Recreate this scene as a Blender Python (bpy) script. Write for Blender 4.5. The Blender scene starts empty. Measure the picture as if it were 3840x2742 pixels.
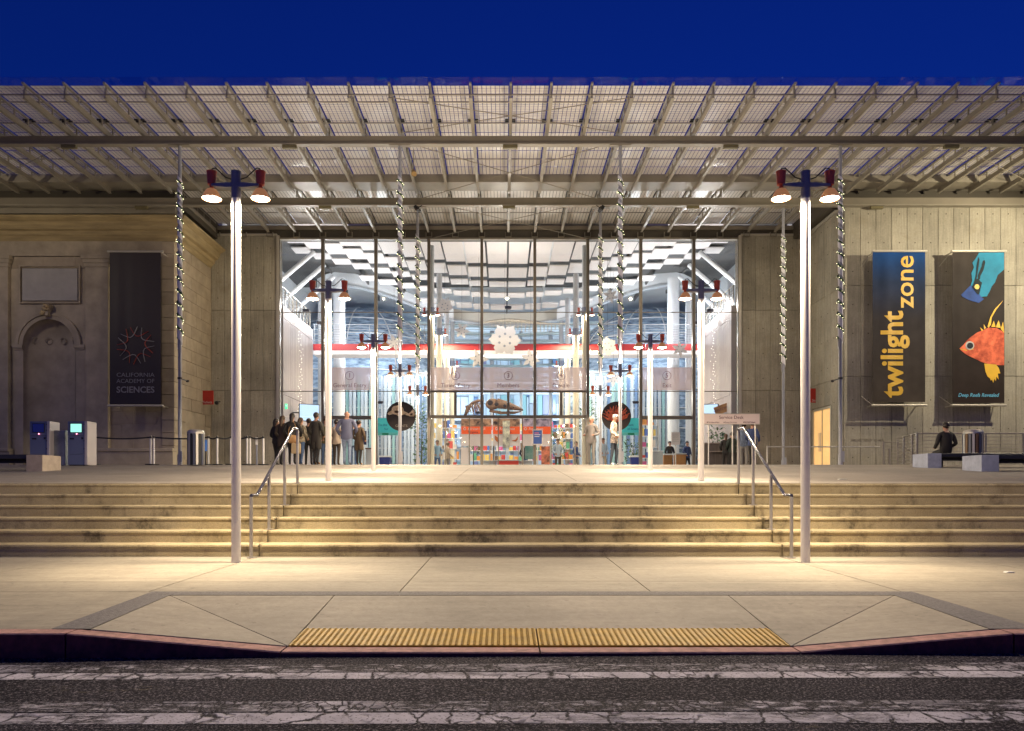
import bpy, bmesh, math, random
from mathutils import Vector, Matrix
random.seed(7)
PI = math.pi
C = bpy.context.scene.collection
sc = bpy.context.scene

# ------------------------------------------------------------------ camera, sky, exposure
F = 2791.0; VX = 1888.0; HY = 1832.0; CZ = 0.93          # lens in photo pixels, vanishing point, eye height
cam_d = bpy.data.cameras.new('camera'); cam = bpy.data.objects.new('camera', cam_d); C.objects.link(cam)
cam.location = (0, 0, CZ); cam.rotation_euler = (PI/2, 0, 0)
cam_d.sensor_width = 36; cam_d.lens = 36*F/3840
cam_d.shift_x = (1920-VX)/3840; cam_d.shift_y = (HY-1371)/3840
cam_d.clip_start = 0.1; cam_d.clip_end = 2000
sc.camera = cam
w = bpy.data.worlds.new('World'); sc.world = w; w.use_nodes = True
wn = w.node_tree; wn.nodes.clear()
wo = wn.nodes.new('ShaderNodeOutputWorld'); wb = wn.nodes.new('ShaderNodeBackground')
sky = wn.nodes.new('ShaderNodeTexSky'); sky.sky_type = 'NISHITA'; sky.sun_disc = False
sky.sun_elevation = math.radians(1.0); sky.sun_rotation = math.radians(200)
sky.air_density = 1.0; sky.dust_density = 0.3; sky.ozone_density = 6.0
tint = wn.nodes.new('ShaderNodeMix'); tint.data_type = 'RGBA'; tint.blend_type = 'MULTIPLY'; tint.inputs[0].default_value = 1
tint.inputs[7].default_value = (0.50, 0.46, 1.2, 1)      # tungsten white balance of the dusk exposure
wn.links.new(sky.outputs[0], tint.inputs[6]); wn.links.new(tint.outputs[2], wb.inputs[0]); wn.links.new(wb.outputs[0], wo.inputs[0])
wb.inputs[1].default_value = 0.15
sc.view_settings.view_transform = 'Standard'; sc.view_settings.look = 'None'
sc.view_settings.gamma = 1; sc.view_settings.exposure = 0.45; sc.view_settings.use_curve_mapping = False
sc.cycles.use_denoising = True
sc.cycles.max_bounces = 7; sc.cycles.diffuse_bounces = 3; sc.cycles.glossy_bounces = 3
sc.cycles.transparent_max_bounces = 12; sc.cycles.transmission_bounces = 3
sc.cycles.sample_clamp_indirect = 4.0; sc.cycles.caustics_reflective = False; sc.cycles.caustics_refractive = False

def W(px, py, D): return Vector(((px-VX)*D/F, D, CZ+(HY-py)*D/F))
def X(px, D): return (px-VX)*D/F
def Z(py, D): return CZ+(HY-py)*D/F

# ------------------------------------------------------------------ materials
MT = {}
def _n(t, kind, **kw):
    n = t.nodes.new(kind)
    for k, v in kw.items():
        if k.startswith('i_'): n.inputs[k[2:].replace('_', ' ')].default_value = v
        else: setattr(n, k, v)
    return n
def ramp(t, src, pts):
    r = t.nodes.new('ShaderNodeValToRGB'); t.links.new(src, r.inputs[0])
    e = r.color_ramp.elements
    while len(e) < len(pts): e.new(0.5)
    for el, (p, c) in zip(e, pts):
        el.position = p; el.color = (c, c, c, 1) if isinstance(c, (int, float)) else (*c, 1)
    return r.outputs[0]
def mix(t, f, a, b, mode='MIX'):
    m = t.nodes.new('ShaderNodeMix'); m.data_type = 'RGBA'; m.blend_type = mode
    for s, v in ((0, f), (6, a), (7, b)):
        if isinstance(v, bpy.types.NodeSocket): t.links.new(v, m.inputs[s])
        elif s == 0: m.inputs[0].default_value = v
        else: m.inputs[s].default_value = (*v, 1)
    return m.outputs[2]
def noise(t, scale, detail=4, vec=None, stretch=None, rough=0.6):
    g = t.nodes.new('ShaderNodeNewGeometry') if vec is None else None
    v = g.outputs['Position'] if vec is None else vec
    if stretch:
        m = t.nodes.new('ShaderNodeMapping'); t.links.new(v, m.inputs[0]); m.inputs['Scale'].default_value = stretch; v = m.outputs[0]
    n = _n(t, 'ShaderNodeTexNoise', i_Scale=scale, i_Detail=detail, i_Roughness=rough); t.links.new(v, n.inputs['Vector'])
    return n.outputs[0]
def mat(name, col, rough=0.6, metal=0.0, vary=None, bump=None, emit=None, estr=0.0, spec=0.5, rand=0.0, stretch=None, coat=0.0, trans=0.0, two=None):
    """vary=(scale, amount) world-space mottling, bump=(scale, strength)"""
    if name in MT: return MT[name]
    m = bpy.data.materials.new(name); m.use_nodes = True; t = m.node_tree; b = t.nodes['Principled BSDF']
    b.inputs['Roughness'].default_value = rough; b.inputs['Metallic'].default_value = metal
    b.inputs['Specular IOR Level'].default_value = spec
    if coat: b.inputs['Coat Weight'].default_value = coat
    if trans: b.inputs['Transmission Weight'].default_value = trans
    c = None
    if vary:
        lo = tuple(x*(1-vary[1]) for x in col); hi = tuple(min(1, x*(1+vary[1])) for x in (two or col))
        c = ramp(t, noise(t, vary[0], 5, stretch=stretch), [(0.3, lo), (0.7, hi)])
    if rand:
        oi = t.nodes.new('ShaderNodeObjectInfo')
        r = ramp(t, oi.outputs['Random'], [(0, 1-rand), (1, 1.0)])
        c = mix(t, 1.0, c if c else col, r, 'MULTIPLY')
    if c: t.links.new(c, b.inputs['Base Color'])
    else: b.inputs['Base Color'].default_value = (*col, 1)
    if bump:
        bp = _n(t, 'ShaderNodeBump', i_Strength=bump[1], i_Distance=0.02)
        t.links.new(noise(t, bump[0], 5, stretch=stretch), bp.inputs['Height']); t.links.new(bp.outputs[0], b.inputs['Normal'])
    if emit: b.inputs['Emission Color'].default_value = (*emit, 1); b.inputs['Emission Strength'].default_value = estr
    MT[name] = m
    return m
def bsdf(m): return m.node_tree.nodes['Principled BSDF']

def m_concrete(name, col, stain, sx=1.0, board=False):
    m = mat(name, col, 0.75); t = m.node_tree; b = bsdf(m)
    big = ramp(t, noise(t, 0.55*sx, 6, rough=0.65), [(0.32, tuple(x*0.72 for x in col)), (0.62, tuple(x*1.1 for x in col))])
    fine = ramp(t, noise(t, 14, 6, rough=0.7), [(0.3, 0.82), (0.7, 1.08)])
    c = mix(t, 1, big, fine, 'MULTIPLY')
    if board:
        st = ramp(t, noise(t, 3.0, 3, stretch=(6, 6, 0.25)), [(0.35, 0.8), (0.65, 1.05)])
        c = mix(t, 1, c, st, 'MULTIPLY')
        oi = t.nodes.new('ShaderNodeObjectInfo'); c = mix(t, 1, c, ramp(t, oi.outputs['Random'], [(0, 0.8), (1, 1.05)]), 'MULTIPLY')
    s = ramp(t, noise(t, 1.7*sx, 7, rough=0.7), [(0.56, 0.0), (0.68, 0.75)])
    c = mix(t, s, c, stain)
    if not board:
        gum = ramp(t, noise(t, 17, 1, rough=0.3), [(0.735, 0.0), (0.755, 0.55)]); c = mix(t, gum, c, tuple(x*0.5 for x in col))
        streak = ramp(t, noise(t, 2.2, 6, stretch=(0.35, 3.0, 1), rough=0.7), [(0.35, 0.86), (0.65, 1.06)]); c = mix(t, 1, c, streak, 'MULTIPLY')
        oi = t.nodes.new('ShaderNodeObjectInfo'); c = mix(t, 1, c, ramp(t, oi.outputs['Random'], [(0, 0.93), (1, 1.04)]), 'MULTIPLY')
    t.links.new(c, b.inputs['Base Color'])
    bp = _n(t, 'ShaderNodeBump', i_Strength=0.25, i_Distance=0.01); t.links.new(noise(t, 30, 6), bp.inputs['Height']); t.links.new(bp.outputs[0], b.inputs['Normal'])
    return m

M_wallc = m_concrete('board_marked_concrete', (0.41, 0.38, 0.305), (0.29, 0.26, 0.19), board=True)
M_wallback = mat('joint_shadow_concrete', (0.11, 0.095, 0.07), 0.9)
M_walk = m_concrete('broom_finished_concrete', (0.345, 0.31, 0.245), (0.285, 0.255, 0.20), 0.6)
M_ramp = m_concrete('ramp_concrete', (0.33, 0.295, 0.24), (0.28, 0.25, 0.205), 0.8)
M_groove = mat('grooved_border', (0.19, 0.18, 0.18), 0.85, vary=(40, 0.3), bump=(90, 0.6))
M_plaza = m_concrete('plaza_concrete', (0.30, 0.265, 0.225), (0.25, 0.22, 0.185), 0.5)
M_joint = mat('joint_filler', (0.05, 0.045, 0.04), 0.95)

def m_step():
    m = mat('exposed_aggregate_step', (0.3, 0.26, 0.17), 0.85); t = m.node_tree; b = bsdf(m)
    base = ramp(t, noise(t, 1.2, 5), [(0.3, (0.39, 0.32, 0.18)), (0.7, (0.53, 0.45, 0.28))])
    grain = ramp(t, noise(t, 75, 4, rough=0.8), [(0.3, 0.68), (0.72, 1.2)])
    c = mix(t, 1, base, grain, 'MULTIPLY')
    s = ramp(t, noise(t, 1.5, 7, stretch=(1.5, 2.0, 0.9), rough=0.68), [(0.50, 0.0), (0.64, 0.85)])
    s2 = ramp(t, noise(t, 9.0, 6, rough=0.8), [(0.4, 0.15), (0.6, 1.0)])
    c = mix(t, mix(t, 1, s, s2, 'MULTIPLY'), c, (0.085, 0.072, 0.045))
    t.links.new(c, b.inputs['Base Color'])
    bp = _n(t, 'ShaderNodeBump', i_Strength=0.45, i_Distance=0.012); t.links.new(noise(t, 60, 4), bp.inputs['Height']); t.links.new(bp.outputs[0], b.inputs['Normal'])
    return m
M_step = m_step()
def asphalt_nodes(t):
    sp = ramp(t, noise(t, 62, 3, rough=0.85), [(0.42, (0.006, 0.006, 0.012)), (0.54, (0.030, 0.028, 0.040)), (0.64, (0.30, 0.27, 0.29))])  # bluish tint puts the cool sky light into the asphalt colour
    big = ramp(t, noise(t, 0.9, 5), [(0.3, 0.75), (0.7, 1.25)])
    return mix(t, 1, sp, big, 'MULTIPLY')
def m_asphalt():
    m = mat('asphalt', (0.06, 0.06, 0.06), 0.95, spec=0.08); t = m.node_tree; b = bsdf(m)
    c = asphalt_nodes(t)
    s = ramp(t, noise(t, 2.3, 8, stretch=(0.7, 1.8, 1), rough=0.75), [(0.60, 0.0), (0.70, 0.6)])
    sf = ramp(t, noise(t, 26, 4), [(0.45, 0), (0.6, 1)])
    c = mix(t, mix(t, 1, s, sf, 'MULTIPLY'), c, (0.24, 0.2, 0.13))
    t.links.new(c, b.inputs['Base Color'])
    bp = _n(t, 'ShaderNodeBump', i_Strength=0.8, i_Distance=0.008); t.links.new(noise(t, 95, 2), bp.inputs['Height']); t.links.new(bp.outputs[0], b.inputs['Normal'])
    return m
M_asph = m_asphalt()
def m_paint(name, worn):
    m = mat(name, (0.5, 0.5, 0.5), 0.9, spec=0.12); t = m.node_tree; b = bsdf(m)
    g = t.nodes.new('ShaderNodeNewGeometry')
    mp = t.nodes.new('ShaderNodeMapping'); t.links.new(g.outputs['Position'], mp.inputs[0]); mp.inputs['Scale'].default_value = (1, 0.6, 0); mp.inputs['Rotation'].default_value = (0, 0, 0.25)
    dn = _n(t, 'ShaderNodeTexNoise', i_Scale=9.0, i_Detail=6.0, i_Roughness=0.7); t.links.new(mp.outputs[0], dn.inputs['Vector'])
    va = t.nodes.new('ShaderNodeVectorMath'); va.operation = 'MULTIPLY_ADD'; va.inputs[1].default_value = (0.11, 0.11, 0); t.links.new(dn.outputs[1], va.inputs[0]); t.links.new(mp.outputs[0], va.inputs[2])
    def crack(scale, w0, w1):
        v = _n(t, 'ShaderNodeTexVoronoi', feature='DISTANCE_TO_EDGE', i_Scale=scale); t.links.new(va.outputs[0], v.inputs['Vector'])
        return ramp(t, v.outputs['Distance'], [(w0, 1.0), (w1, 0.0)])
    cr = mix(t, 1, mix(t, 1, crack(5.0, 0.02, 0.045), ramp(t, noise(t, 3.5, 3), [(0.40, 0.1), (0.50, 1)]), 'MULTIPLY'), mix(t, 1, crack(14.0, 0.05, 0.10), ramp(t, noise(t, 2.6, 3), [(0.50-0.08*worn, 0), (0.60-0.08*worn, 1)]), 'MULTIPLY'), 'LIGHTEN')
    wear = ramp(t, noise(t, 16.0, 9, stretch=(0.45, 1.3, 1), rough=0.85), [(0.50-0.05*worn, 0), (0.55-0.05*worn, 1)])
    wear = mix(t, 1, wear, ramp(t, noise(t, 0.9, 4, stretch=(0.8, 3, 1)), [(0.50-0.16*worn, 0.0), (0.62-0.16*worn, 1.0)]), 'MULTIPLY')
    speck = ramp(t, noise(t, 70, 3), [(0.60, 0), (0.66, 0.9)])
    k = mix(t, 1, mix(t, 1, cr, wear, 'LIGHTEN'), speck, 'LIGHTEN')
    pc = ramp(t, noise(t, 5, 6), [(0.3, (0.46, 0.44, 0.50)), (0.7, (0.70, 0.67, 0.74))])
    t.links.new(mix(t, k, pc, asphalt_nodes(t)), b.inputs['Base Color'])
    bp = _n(t, 'ShaderNodeBump', i_Strength=0.8, i_Distance=0.01, invert=True); t.links.new(k, bp.inputs['Height']); t.links.new(bp.outputs[0], b.inputs['Normal'])
    return m
M_paint = m_paint('solid_road_paint', 0.0); M_paintw = m_paint('worn_road_paint', 1.0)
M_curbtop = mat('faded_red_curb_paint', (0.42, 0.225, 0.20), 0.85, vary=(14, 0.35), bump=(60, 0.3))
M_curbface = mat('shaded_red_curb_face', (0.16, 0.035, 0.035), 0.8, vary=(12, 0.5), bump=(40, 0.3))  # darker than the top: the face's shade is put into the red
M_tactile = mat('yellow_tactile', (0.56, 0.34, 0.015), 0.6, vary=(7, 0.18), bump=(60, 0.2))
M_stone = mat('sandstone', (0.42, 0.35, 0.26), 0.85, vary=(2.2, 0.16), bump=(35, 0.25), rand=0.13)
M_stone2 = mat('sandstone_trim', (0.41, 0.35, 0.265), 0.85, vary=(1.4, 0.22), bump=(30, 0.2))
M_tablet = mat('grey_stone_tablet', (0.40, 0.38, 0.36), 0.7, vary=(2, 0.1))
M_steel = mat('galvanised_steel', (0.29, 0.265, 0.215), 0.45, 0.15, vary=(1.5, 0.12))
M_beam = mat('painted_beam', (0.23, 0.205, 0.16), 0.5, 0.0, vary=(0.8, 0.12))
M_fascia = mat('dark_fascia_metal', (0.07, 0.06, 0.045), 0.6)
M_dark = mat('black_plastic', (0.02, 0.02, 0.022), 0.5)
M_cell = mat('solar_cell_back', (0.63, 0.605, 0.56), 0.33, vary=(0.5, 0.08), spec=0.6)
M_trim = mat('pale_metal_trim', (0.5, 0.47, 0.40), 0.4, 0.3)
M_mull = mat('bronze_mullion', (0.17, 0.15, 0.12), 0.4, 0.4)
M_stain = mat('brushed_stainless', (0.50, 0.48, 0.45), 0.38, 0.65, vary=(3, 0.06))
M_white = mat('white_enamel', (0.78, 0.77, 0.75), 0.4)
M_pole = mat('white_pole_paint', (0.80, 0.77, 0.74), 0.35, vary=(2, 0.03))
M_cap = mat('blue_grey_cap', (0.21, 0.23, 0.30), 0.5)
M_red = mat('lamp_red', (0.60, 0.10, 0.05), 0.45)
M_copper = mat('copper_shade', (0.55, 0.27, 0.12), 0.4, 0.1, emit=(1.0, 0.42, 0.16), estr=0.18)  # small emission stands in for lamp light through the copper
M_lens = mat('lit_lens', (1, 1, 1), 0.5, emit=(1.0, 0.84, 0.62), estr=40)
M_lensT = mat('lit_lens_inside_hall', (1, 1, 1), 0.5, emit=(1.0, 0.80, 0.58), estr=12)
M_rail = mat('dark_polished_rail', (0.045, 0.045, 0.07), 0.2, 0.5)
M_wire = mat('cable', (0.012, 0.012, 0.014), 0.5)
M_signred = mat('sign_red', (0.50, 0.035, 0.02), 0.5)
M_ink = mat('dark_lettering', (0.11, 0.035, 0.05), 0.6)
M_green = mat('exit_green', (0.05, 0.6, 0.25), 0.5, emit=(0.10, 1.0, 0.42), estr=0.9)
M_bulb = mat('fairy_bulb', (1, 1, 0.8), 0.4, emit=(1.0, 0.95, 0.55), estr=4.5)
M_leafg = mat('garland_green', (0.03, 0.07, 0.02), 0.7)
M_wrap = mat('white_fabric_wrap', (0.70, 0.69, 0.73), 0.7)

def m_glass(name, tintc, refl=0.7):
    m = bpy.data.materials.new(name); m.use_nodes = True; t = m.node_tree; t.nodes.clear()
    o = t.nodes.new('ShaderNodeOutputMaterial'); tr = t.nodes.new('ShaderNodeBsdfTransparent'); gl = t.nodes.new('ShaderNodeBsdfGlossy')
    lw = t.nodes.new('ShaderNodeLayerWeight'); lw.inputs[0].default_value = 0.5
    pw = t.nodes.new('ShaderNodeMath'); pw.operation = 'POWER'; t.links.new(lw.outputs['Facing'], pw.inputs[0]); pw.inputs[1].default_value = 4.0
    fr = t.nodes.new('ShaderNodeMath'); fr.operation = 'MULTIPLY_ADD'; t.links.new(pw.outputs[0], fr.inputs[0]); fr.inputs[1].default_value = refl; fr.inputs[2].default_value = 0.03
    mx = t.nodes.new('ShaderNodeMixShader'); tr.inputs[0].default_value = (*tintc, 1); gl.inputs['Roughness'].default_value = 0.02
    t.links.new(fr.outputs[0], mx.inputs[0]); t.links.new(tr.outputs[0], mx.inputs[1]); t.links.new(gl.outputs[0], mx.inputs[2]); t.links.new(mx.outputs[0], o.inputs[0])
    return m
M_glass = m_glass('facade_glass', (0.95, 0.97, 0.97)); M_roofglass = m_glass('canopy_glass', (0.82, 0.88, 0.97), 0.12)
def m_frost():
    m = bpy.data.materials.new('frosted_film'); m.use_nodes = True; t = m.node_tree; t.nodes.clear()
    o = t.nodes.new('ShaderNodeOutputMaterial'); tr = t.nodes.new('ShaderNodeBsdfTransparent'); d = t.nodes.new('ShaderNodeBsdfDiffuse'); tl = t.nodes.new('ShaderNodeBsdfTranslucent')
    d.inputs[0].default_value = (0.62, 0.52, 0.52, 1); tl.inputs[0].default_value = (0.62, 0.54, 0.54, 1); tr.inputs[0].default_value = (0.9, 0.87, 0.9, 1)
    a = t.nodes.new('ShaderNodeMixShader'); a.inputs[0].default_value = 0.5; t.links.new(d.outputs[0], a.inputs[1]); t.links.new(tl.outputs[0], a.inputs[2])
    mx = t.nodes.new('ShaderNodeMixShader'); mx.inputs[0].default_value = 0.45; t.links.new(tr.outputs[0], mx.inputs[1]); t.links.new(a.outputs[0], mx.inputs[2]); t.links.new(mx.outputs[0], o.inputs[0])
    return m
M_frost = m_frost()

# ------------------------------------------------------------------ mesh and object helpers
class B:
    def __init__(s): s.v = []; s.f = []; s.m = []; s.k = 0
    def mat(s, k): s.k = k; return s
    def face(s, idx): s.f.append(idx); s.m.append(s.k)
    def box(s, x0, x1, y0, y1, z0, z1):
        n = len(s.v)
        s.v += [(x0,y0,z0),(x1,y0,z0),(x1,y1,z0),(x0,y1,z0),(x0,y0,z1),(x1,y0,z1),(x1,y1,z1),(x0,y1,z1)]
        for q in ((0,3,2,1),(4,5,6,7),(0,1,5,4),(1,2,6,5),(2,3,7,6),(3,0,4,7)): s.face(tuple(n+i for i in q))
        return s
    def cyl(s, p0, p1, r0, r1=None, n=12, caps=True):
        r1 = r0 if r1 is None else r1
        p0 = Vector(p0); p1 = Vector(p1); d = (p1-p0).normalized()
        a = d.orthogonal().normalized(); b = d.cross(a); k = len(s.v)
        for p, r in ((p0, r0), (p1, r1)):
            for i in range(n):
                t = 2*PI*i/n; s.v.append(tuple(p+a*math.cos(t)*r+b*math.sin(t)*r))
        for i in range(n): j = (i+1) % n; s.face((k+i, k+j, k+n+j, k+n+i))
        if caps: s.face(tuple(k+n-1-i for i in range(n))); s.face(tuple(k+n+i for i in range(n)))
        return s
    def tube(s, pts, r, n=6):
        pts = [Vector(p) for p in pts]; k = len(s.v); m = len(pts); a = None
        for q, p in enumerate(pts):
            d = (pts[min(q+1, m-1)]-pts[max(q-1, 0)]).normalized()
            a = d.orthogonal().normalized() if a is None else (a-d*a.dot(d)).normalized()
            b = d.cross(a)
            rr = r[q] if isinstance(r, (list, tuple)) else r
            for i in range(n): t = 2*PI*i/n; s.v.append(tuple(p+a*math.cos(t)*rr+b*math.sin(t)*rr))
        for q in range(m-1):
            for i in range(n): j = (i+1) % n; s.face((k+q*n+i, k+q*n+j, k+q*n+n+j, k+q*n+n+i))
        s.face(tuple(k+n-1-i for i in range(n))); s.face(tuple(k+(m-1)*n+i for i in range(n)))
        return s
    def lathe(s, prof, c=(0,0,0), n=20, a0=0, a1=2*PI):
        k = len(s.v); full = abs(a1-a0-2*PI) < 1e-6; nn = n if full else n+1
        for r, z in prof:
            for i in range(nn): t = a0+(a1-a0)*i/n; s.v.append((c[0]+r*math.cos(t), c[1]+r*math.sin(t), c[2]+z))
        for q in range(len(prof)-1):
            for i in range(n):
                j = (i+1) % nn; s.face((k+q*nn+i, k+q*nn+j, k+(q+1)*nn+j, k+(q+1)*nn+i))
        return s
    def ball(s, c, r, n=8, m=6, sc3=(1,1,1)):
        k = len(s.v)
        for q in range(m+1):
            ph = -PI/2+PI*q/m
            for i in range(n): t = 2*PI*i/n; s.v.append((c[0]+r*sc3[0]*math.cos(ph)*math.cos(t), c[1]+r*sc3[1]*math.cos(ph)*math.sin(t), c[2]+r*sc3[2]*math.sin(ph)))
        for q in range(m):
            for i in range(n): j = (i+1) % n; s.face((k+q*n+i, k+q*n+j, k+(q+1)*n+j, k+(q+1)*n+i))
        return s
    def prism(s, poly, y0, y1, axis='y'):
        """extrude a 2D outline (counter-clockwise) along an axis"""
        k = len(s.v); n = len(poly)
        f = {'y': lambda a, b, t: (a, t, b), 'x': lambda a, b, t: (t, a, b), 'z': lambda a, b, t: (a, b, t)}[axis]
        for t in (y0, y1):
            for a, b in poly: s.v.append(f(a, b, t))
        s.face(tuple(k+i for i in range(n))); s.face(tuple(k+n+n-1-i for i in range(n)))
        for i in range(n): j = (i+1) % n; s.face((k+i, k+n+i, k+n+j, k+j))
        return s
    def quad(s, a, b, c, d):
        k = len(s.v); s.v += [tuple(a), tuple(b), tuple(c), tuple(d)]; s.face((k, k+1, k+2, k+3)); return s
    def mesh(s, name, mats, smooth=False, off=None, bevel=0.0):
        me = bpy.data.meshes.new(name)
        v = s.v if off is None else [(a-off[0], b-off[1], c-off[2]) for a, b, c in s.v]
        me.from_pydata(v, [], s.f)
        for mm in (mats if isinstance(mats, (list, tuple)) else [mats]): me.materials.append(mm)
        me.polygons.foreach_set('material_index', s.m)
        bm = bmesh.new(); bm.from_mesh(me); bmesh.ops.recalc_face_normals(bm, faces=bm.faces)
        if bevel: bmesh.ops.bevel(bm, geom=[e for e in bm.edges], offset=bevel, segments=1, affect='EDGES', clamp_overlap=True)
        bm.to_mesh(me); bm.free()
        if smooth:
            me.polygons.foreach_set('use_smooth', [True]*len(me.polygons))
            me.set_sharp_from_angle(angle=math.radians(40))
        me.update(); return me
def link(name, data, parent=None, loc=(0,0,0), kind=None):
    o = bpy.data.objects.new(name, data); C.objects.link(o); o.location = loc
    if parent: o.parent = parent
    if kind: o['kind'] = kind
    return o
def part(name, b, mats, parent=None, world=True, smooth=False, bevel=0.0, kind=None):
    """build a B as one mesh object; with world=True its vertices are in world metres whatever the parent"""
    off = None
    if parent is not None and world:
        off = Vector((0,0,0)); p = parent
        while p is not None: off = off+Vector(p.location); p = p.parent
    return link(name, b.mesh(name, mats, smooth, off, bevel), parent, kind=kind)
def tag(o, label, cat, group=None):
    o['label'] = label; o['category'] = cat
    if group: o['group'] = group
    return o
def thing(name, label, cat, loc=(0,0,0), group=None, rz=0.0):
    o = link(name, None, None, loc); o.rotation_euler = (0,0,rz); o.empty_display_size = 0.2
    return tag(o, label, cat, group)
def structure(name, loc=(0,0,0)):
    o = link(name, None, None, loc); o['kind'] = 'structure'; return o
def copy_tree(o, parent=None, loc=None, label=None):
    c = o.copy(); C.objects.link(c)
    if parent is not None: c.parent = parent
    if loc is not None: c.location = loc
    if label: c['label'] = label
    for ch in list(o.children): copy_tree(ch, c)
    return c
CACHE = {}
def piece(name, x0, x1, y0, y1, z0, z1, mats, parent, bevel=0.006, kind=None):
    """a box-shaped piece; alike pieces share their mesh"""
    d = (round(x1-x0, 3), round(y1-y0, 3), round(z1-z0, 3)); key = (name, d, str(mats), bevel)
    if key not in CACHE:
        CACHE[key] = B().box(-d[0]/2, d[0]/2, -d[1]/2, d[1]/2, -d[2]/2, d[2]/2).mesh(name, mats, bevel=bevel)
    off = Vector((0,0,0)); p = parent
    while p is not None: off = off+Vector(p.location); p = p.parent
    return link(name, CACHE[key], parent, Vector(((x0+x1)/2, (y0+y1)/2, (z0+z1)/2))-off, kind)
def text(body, size, m, parent, loc, name='lettering', rot=(PI/2,0,0), ext=0.002, align='CENTER', space=1.0, shear=0.0, bold=0.0, width=None, loc_world=True):
    cu = bpy.data.curves.new(name, 'FONT'); cu.body = body; cu.size = size; cu.extrude = ext; cu.align_x = align; cu.align_y = 'CENTER'
    cu.space_character = space; cu.shear = shear; cu.offset = bold; cu.resolution_u = 3
    tmp = bpy.data.objects.new('tmp', cu); C.objects.link(tmp)
    dg = bpy.context.evaluated_depsgraph_get(); dg.update()
    me = bpy.data.meshes.new_from_object(tmp.evaluated_get(dg)); bpy.data.objects.remove(tmp)
    me.materials.clear(); me.materials.append(m); me.name = name
    if width:
        xs = [v.co.x for v in me.vertices]; k = width/(max(xs)-min(xs))
        for v in me.vertices: v.co.x *= k
    o = link(name, me, parent); off = Vector((0,0,0)); p = parent
    while p is not None and loc_world: off = off+Vector(p.location); p = p.parent
    o.location = Vector(loc)-off; o.rotation_euler = rot
    return o
def light(name, kind, loc, energy, col, parent=None, rot=(0,0,0), size=0.08, spot=None, blend=0.5):
    l = bpy.data.lights.new(name, kind); l.energy = energy; l.color = col
    if kind in ('POINT', 'SPOT'): l.shadow_soft_size = size
    if kind == 'AREA': l.shape = 'RECTANGLE'; l.size = size[0]; l.size_y = size[1]
    if kind == 'SPOT': l.spot_size = math.radians(spot); l.spot_blend = blend
    o = link(name, l, parent, loc); o.rotation_euler = rot
    return o
WARM = (1.0, 0.80, 0.55)

# ------------------------------------------------------------------ ground
XC = 0.22; SP = 7.24                                       # avenue centre line and spacing of its two rows
def z_walk(y): return -(10.1-y)*0.0143
def z_road(x, y): return -0.222+0.005*max(-14, min(14, x))+0.012*(min(5.1, y)-5.1)*(-0.25)
PL = [(12.02, 1.008), (14.47, 1.075), (24.4, 1.708), (80, 1.708)]
def z_plaza(y):
    if y <= PL[0][0]: return PL[0][1]
    for (a, za), (b, zb) in zip(PL, PL[1:]):
        if y <= b: return za+(zb-za)*(y-a)/(b-a)
    return PL[-1][1]

b = B(); xs = [-400, -14, -7, -3.5, 0, 3.5, 7, 14, 400]; ys = [-300, -20, -5, 0, 2.5, 4, 5.12]
for i in range(len(xs)-1):
    for j in range(len(ys)-1):
        c = [(xs[i], ys[j]), (xs[i+1], ys[j]), (xs[i+1], ys[j+1]), (xs[i], ys[j+1])]
        b.quad(*[(x, y, z_road(x, y)) for x, y in c])
part('road', b, M_asph, kind='structure')
b = B(); b.quad((-400, 5.0, -0.45), (400, 5.0, -0.45), (400, 400, -0.45), (-400, 400, -0.45)); part('ground', b, M_joint, kind='structure')
cw = structure('crosswalk_marking')
for y0, y1, mm in ((3.63, 3.81, M_paint), (3.835, 4.02, M_paintw), (4.50, 4.655, M_paint), (4.675, 4.88, M_paintw)):
    b = B(); n = 24
    for i in range(n):
        x0 = -14+28*i/n; x1 = -14+28*(i+1)/n
        b.quad(*[(x, y, z_road(x, y)+0.0015) for x, y in ((x0, y0-0.0025*x0*4), (x1, y0-0.0025*x1*4), (x1, y1-0.0025*x1*4), (x0, y1-0.0025*x0*4))])
    part('painted_line', b, mm, cw)

# kerb: full height either side, dropped at the ramp
def kerb_top(x):
    if x < -3.0: return -0.0715
    if x < -1.53: return -0.0715+(-0.195+0.0715)*(x+3.0)/1.47
    if x < 2.04: return -0.195
    if x < 3.5: return -0.195+(0.195-0.0715)*(x-2.04)/1.46
    return -0.0715
kerb = structure('kerb')
def kerb_y(x):                                             # the kerb bows a little towards the road at the ramp
    return 5.13-0.03*max(0, 1-abs((x-0.25)/3.2))
segs = [-24, -17.5, -11.5, -7.2, -3.02, -1.535, 0.252, 2.045, 3.52, 7.6, 12, 18, 24]
for a, c in zip(segs, segs[1:]):
    n = max(2, int((c-a)/0.25)); bt = B(); bf = B()
    for i in range(n):
        x0 = a+0.005+(c-a-0.01)*i/n; x1 = a+0.005+(c-a-0.01)*(i+1)/n
        for (xa, xb) in ((x0, x1),):
            pa = []; 
            for x in (xa, xb):
                y = kerb_y(x); zt = kerb_top(x)
                pa.append([(x, y, -0.40), (x, y+0.004, zt-0.008), (x, y+0.014, zt), (x, y+0.155, zt+0.002), (x, y+0.155, -0.40)])
            bf.quad(pa[0][0], pa[1][0], pa[1][1], pa[0][1])
            for q in (1, 2, 3): bt.quad(pa[0][q], pa[1][q], pa[1][q+1], pa[0][q+1])
    part('kerb_face', bf, M_curbface, kerb); part('kerb_stone', bt, M_curbtop, kerb)

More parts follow.
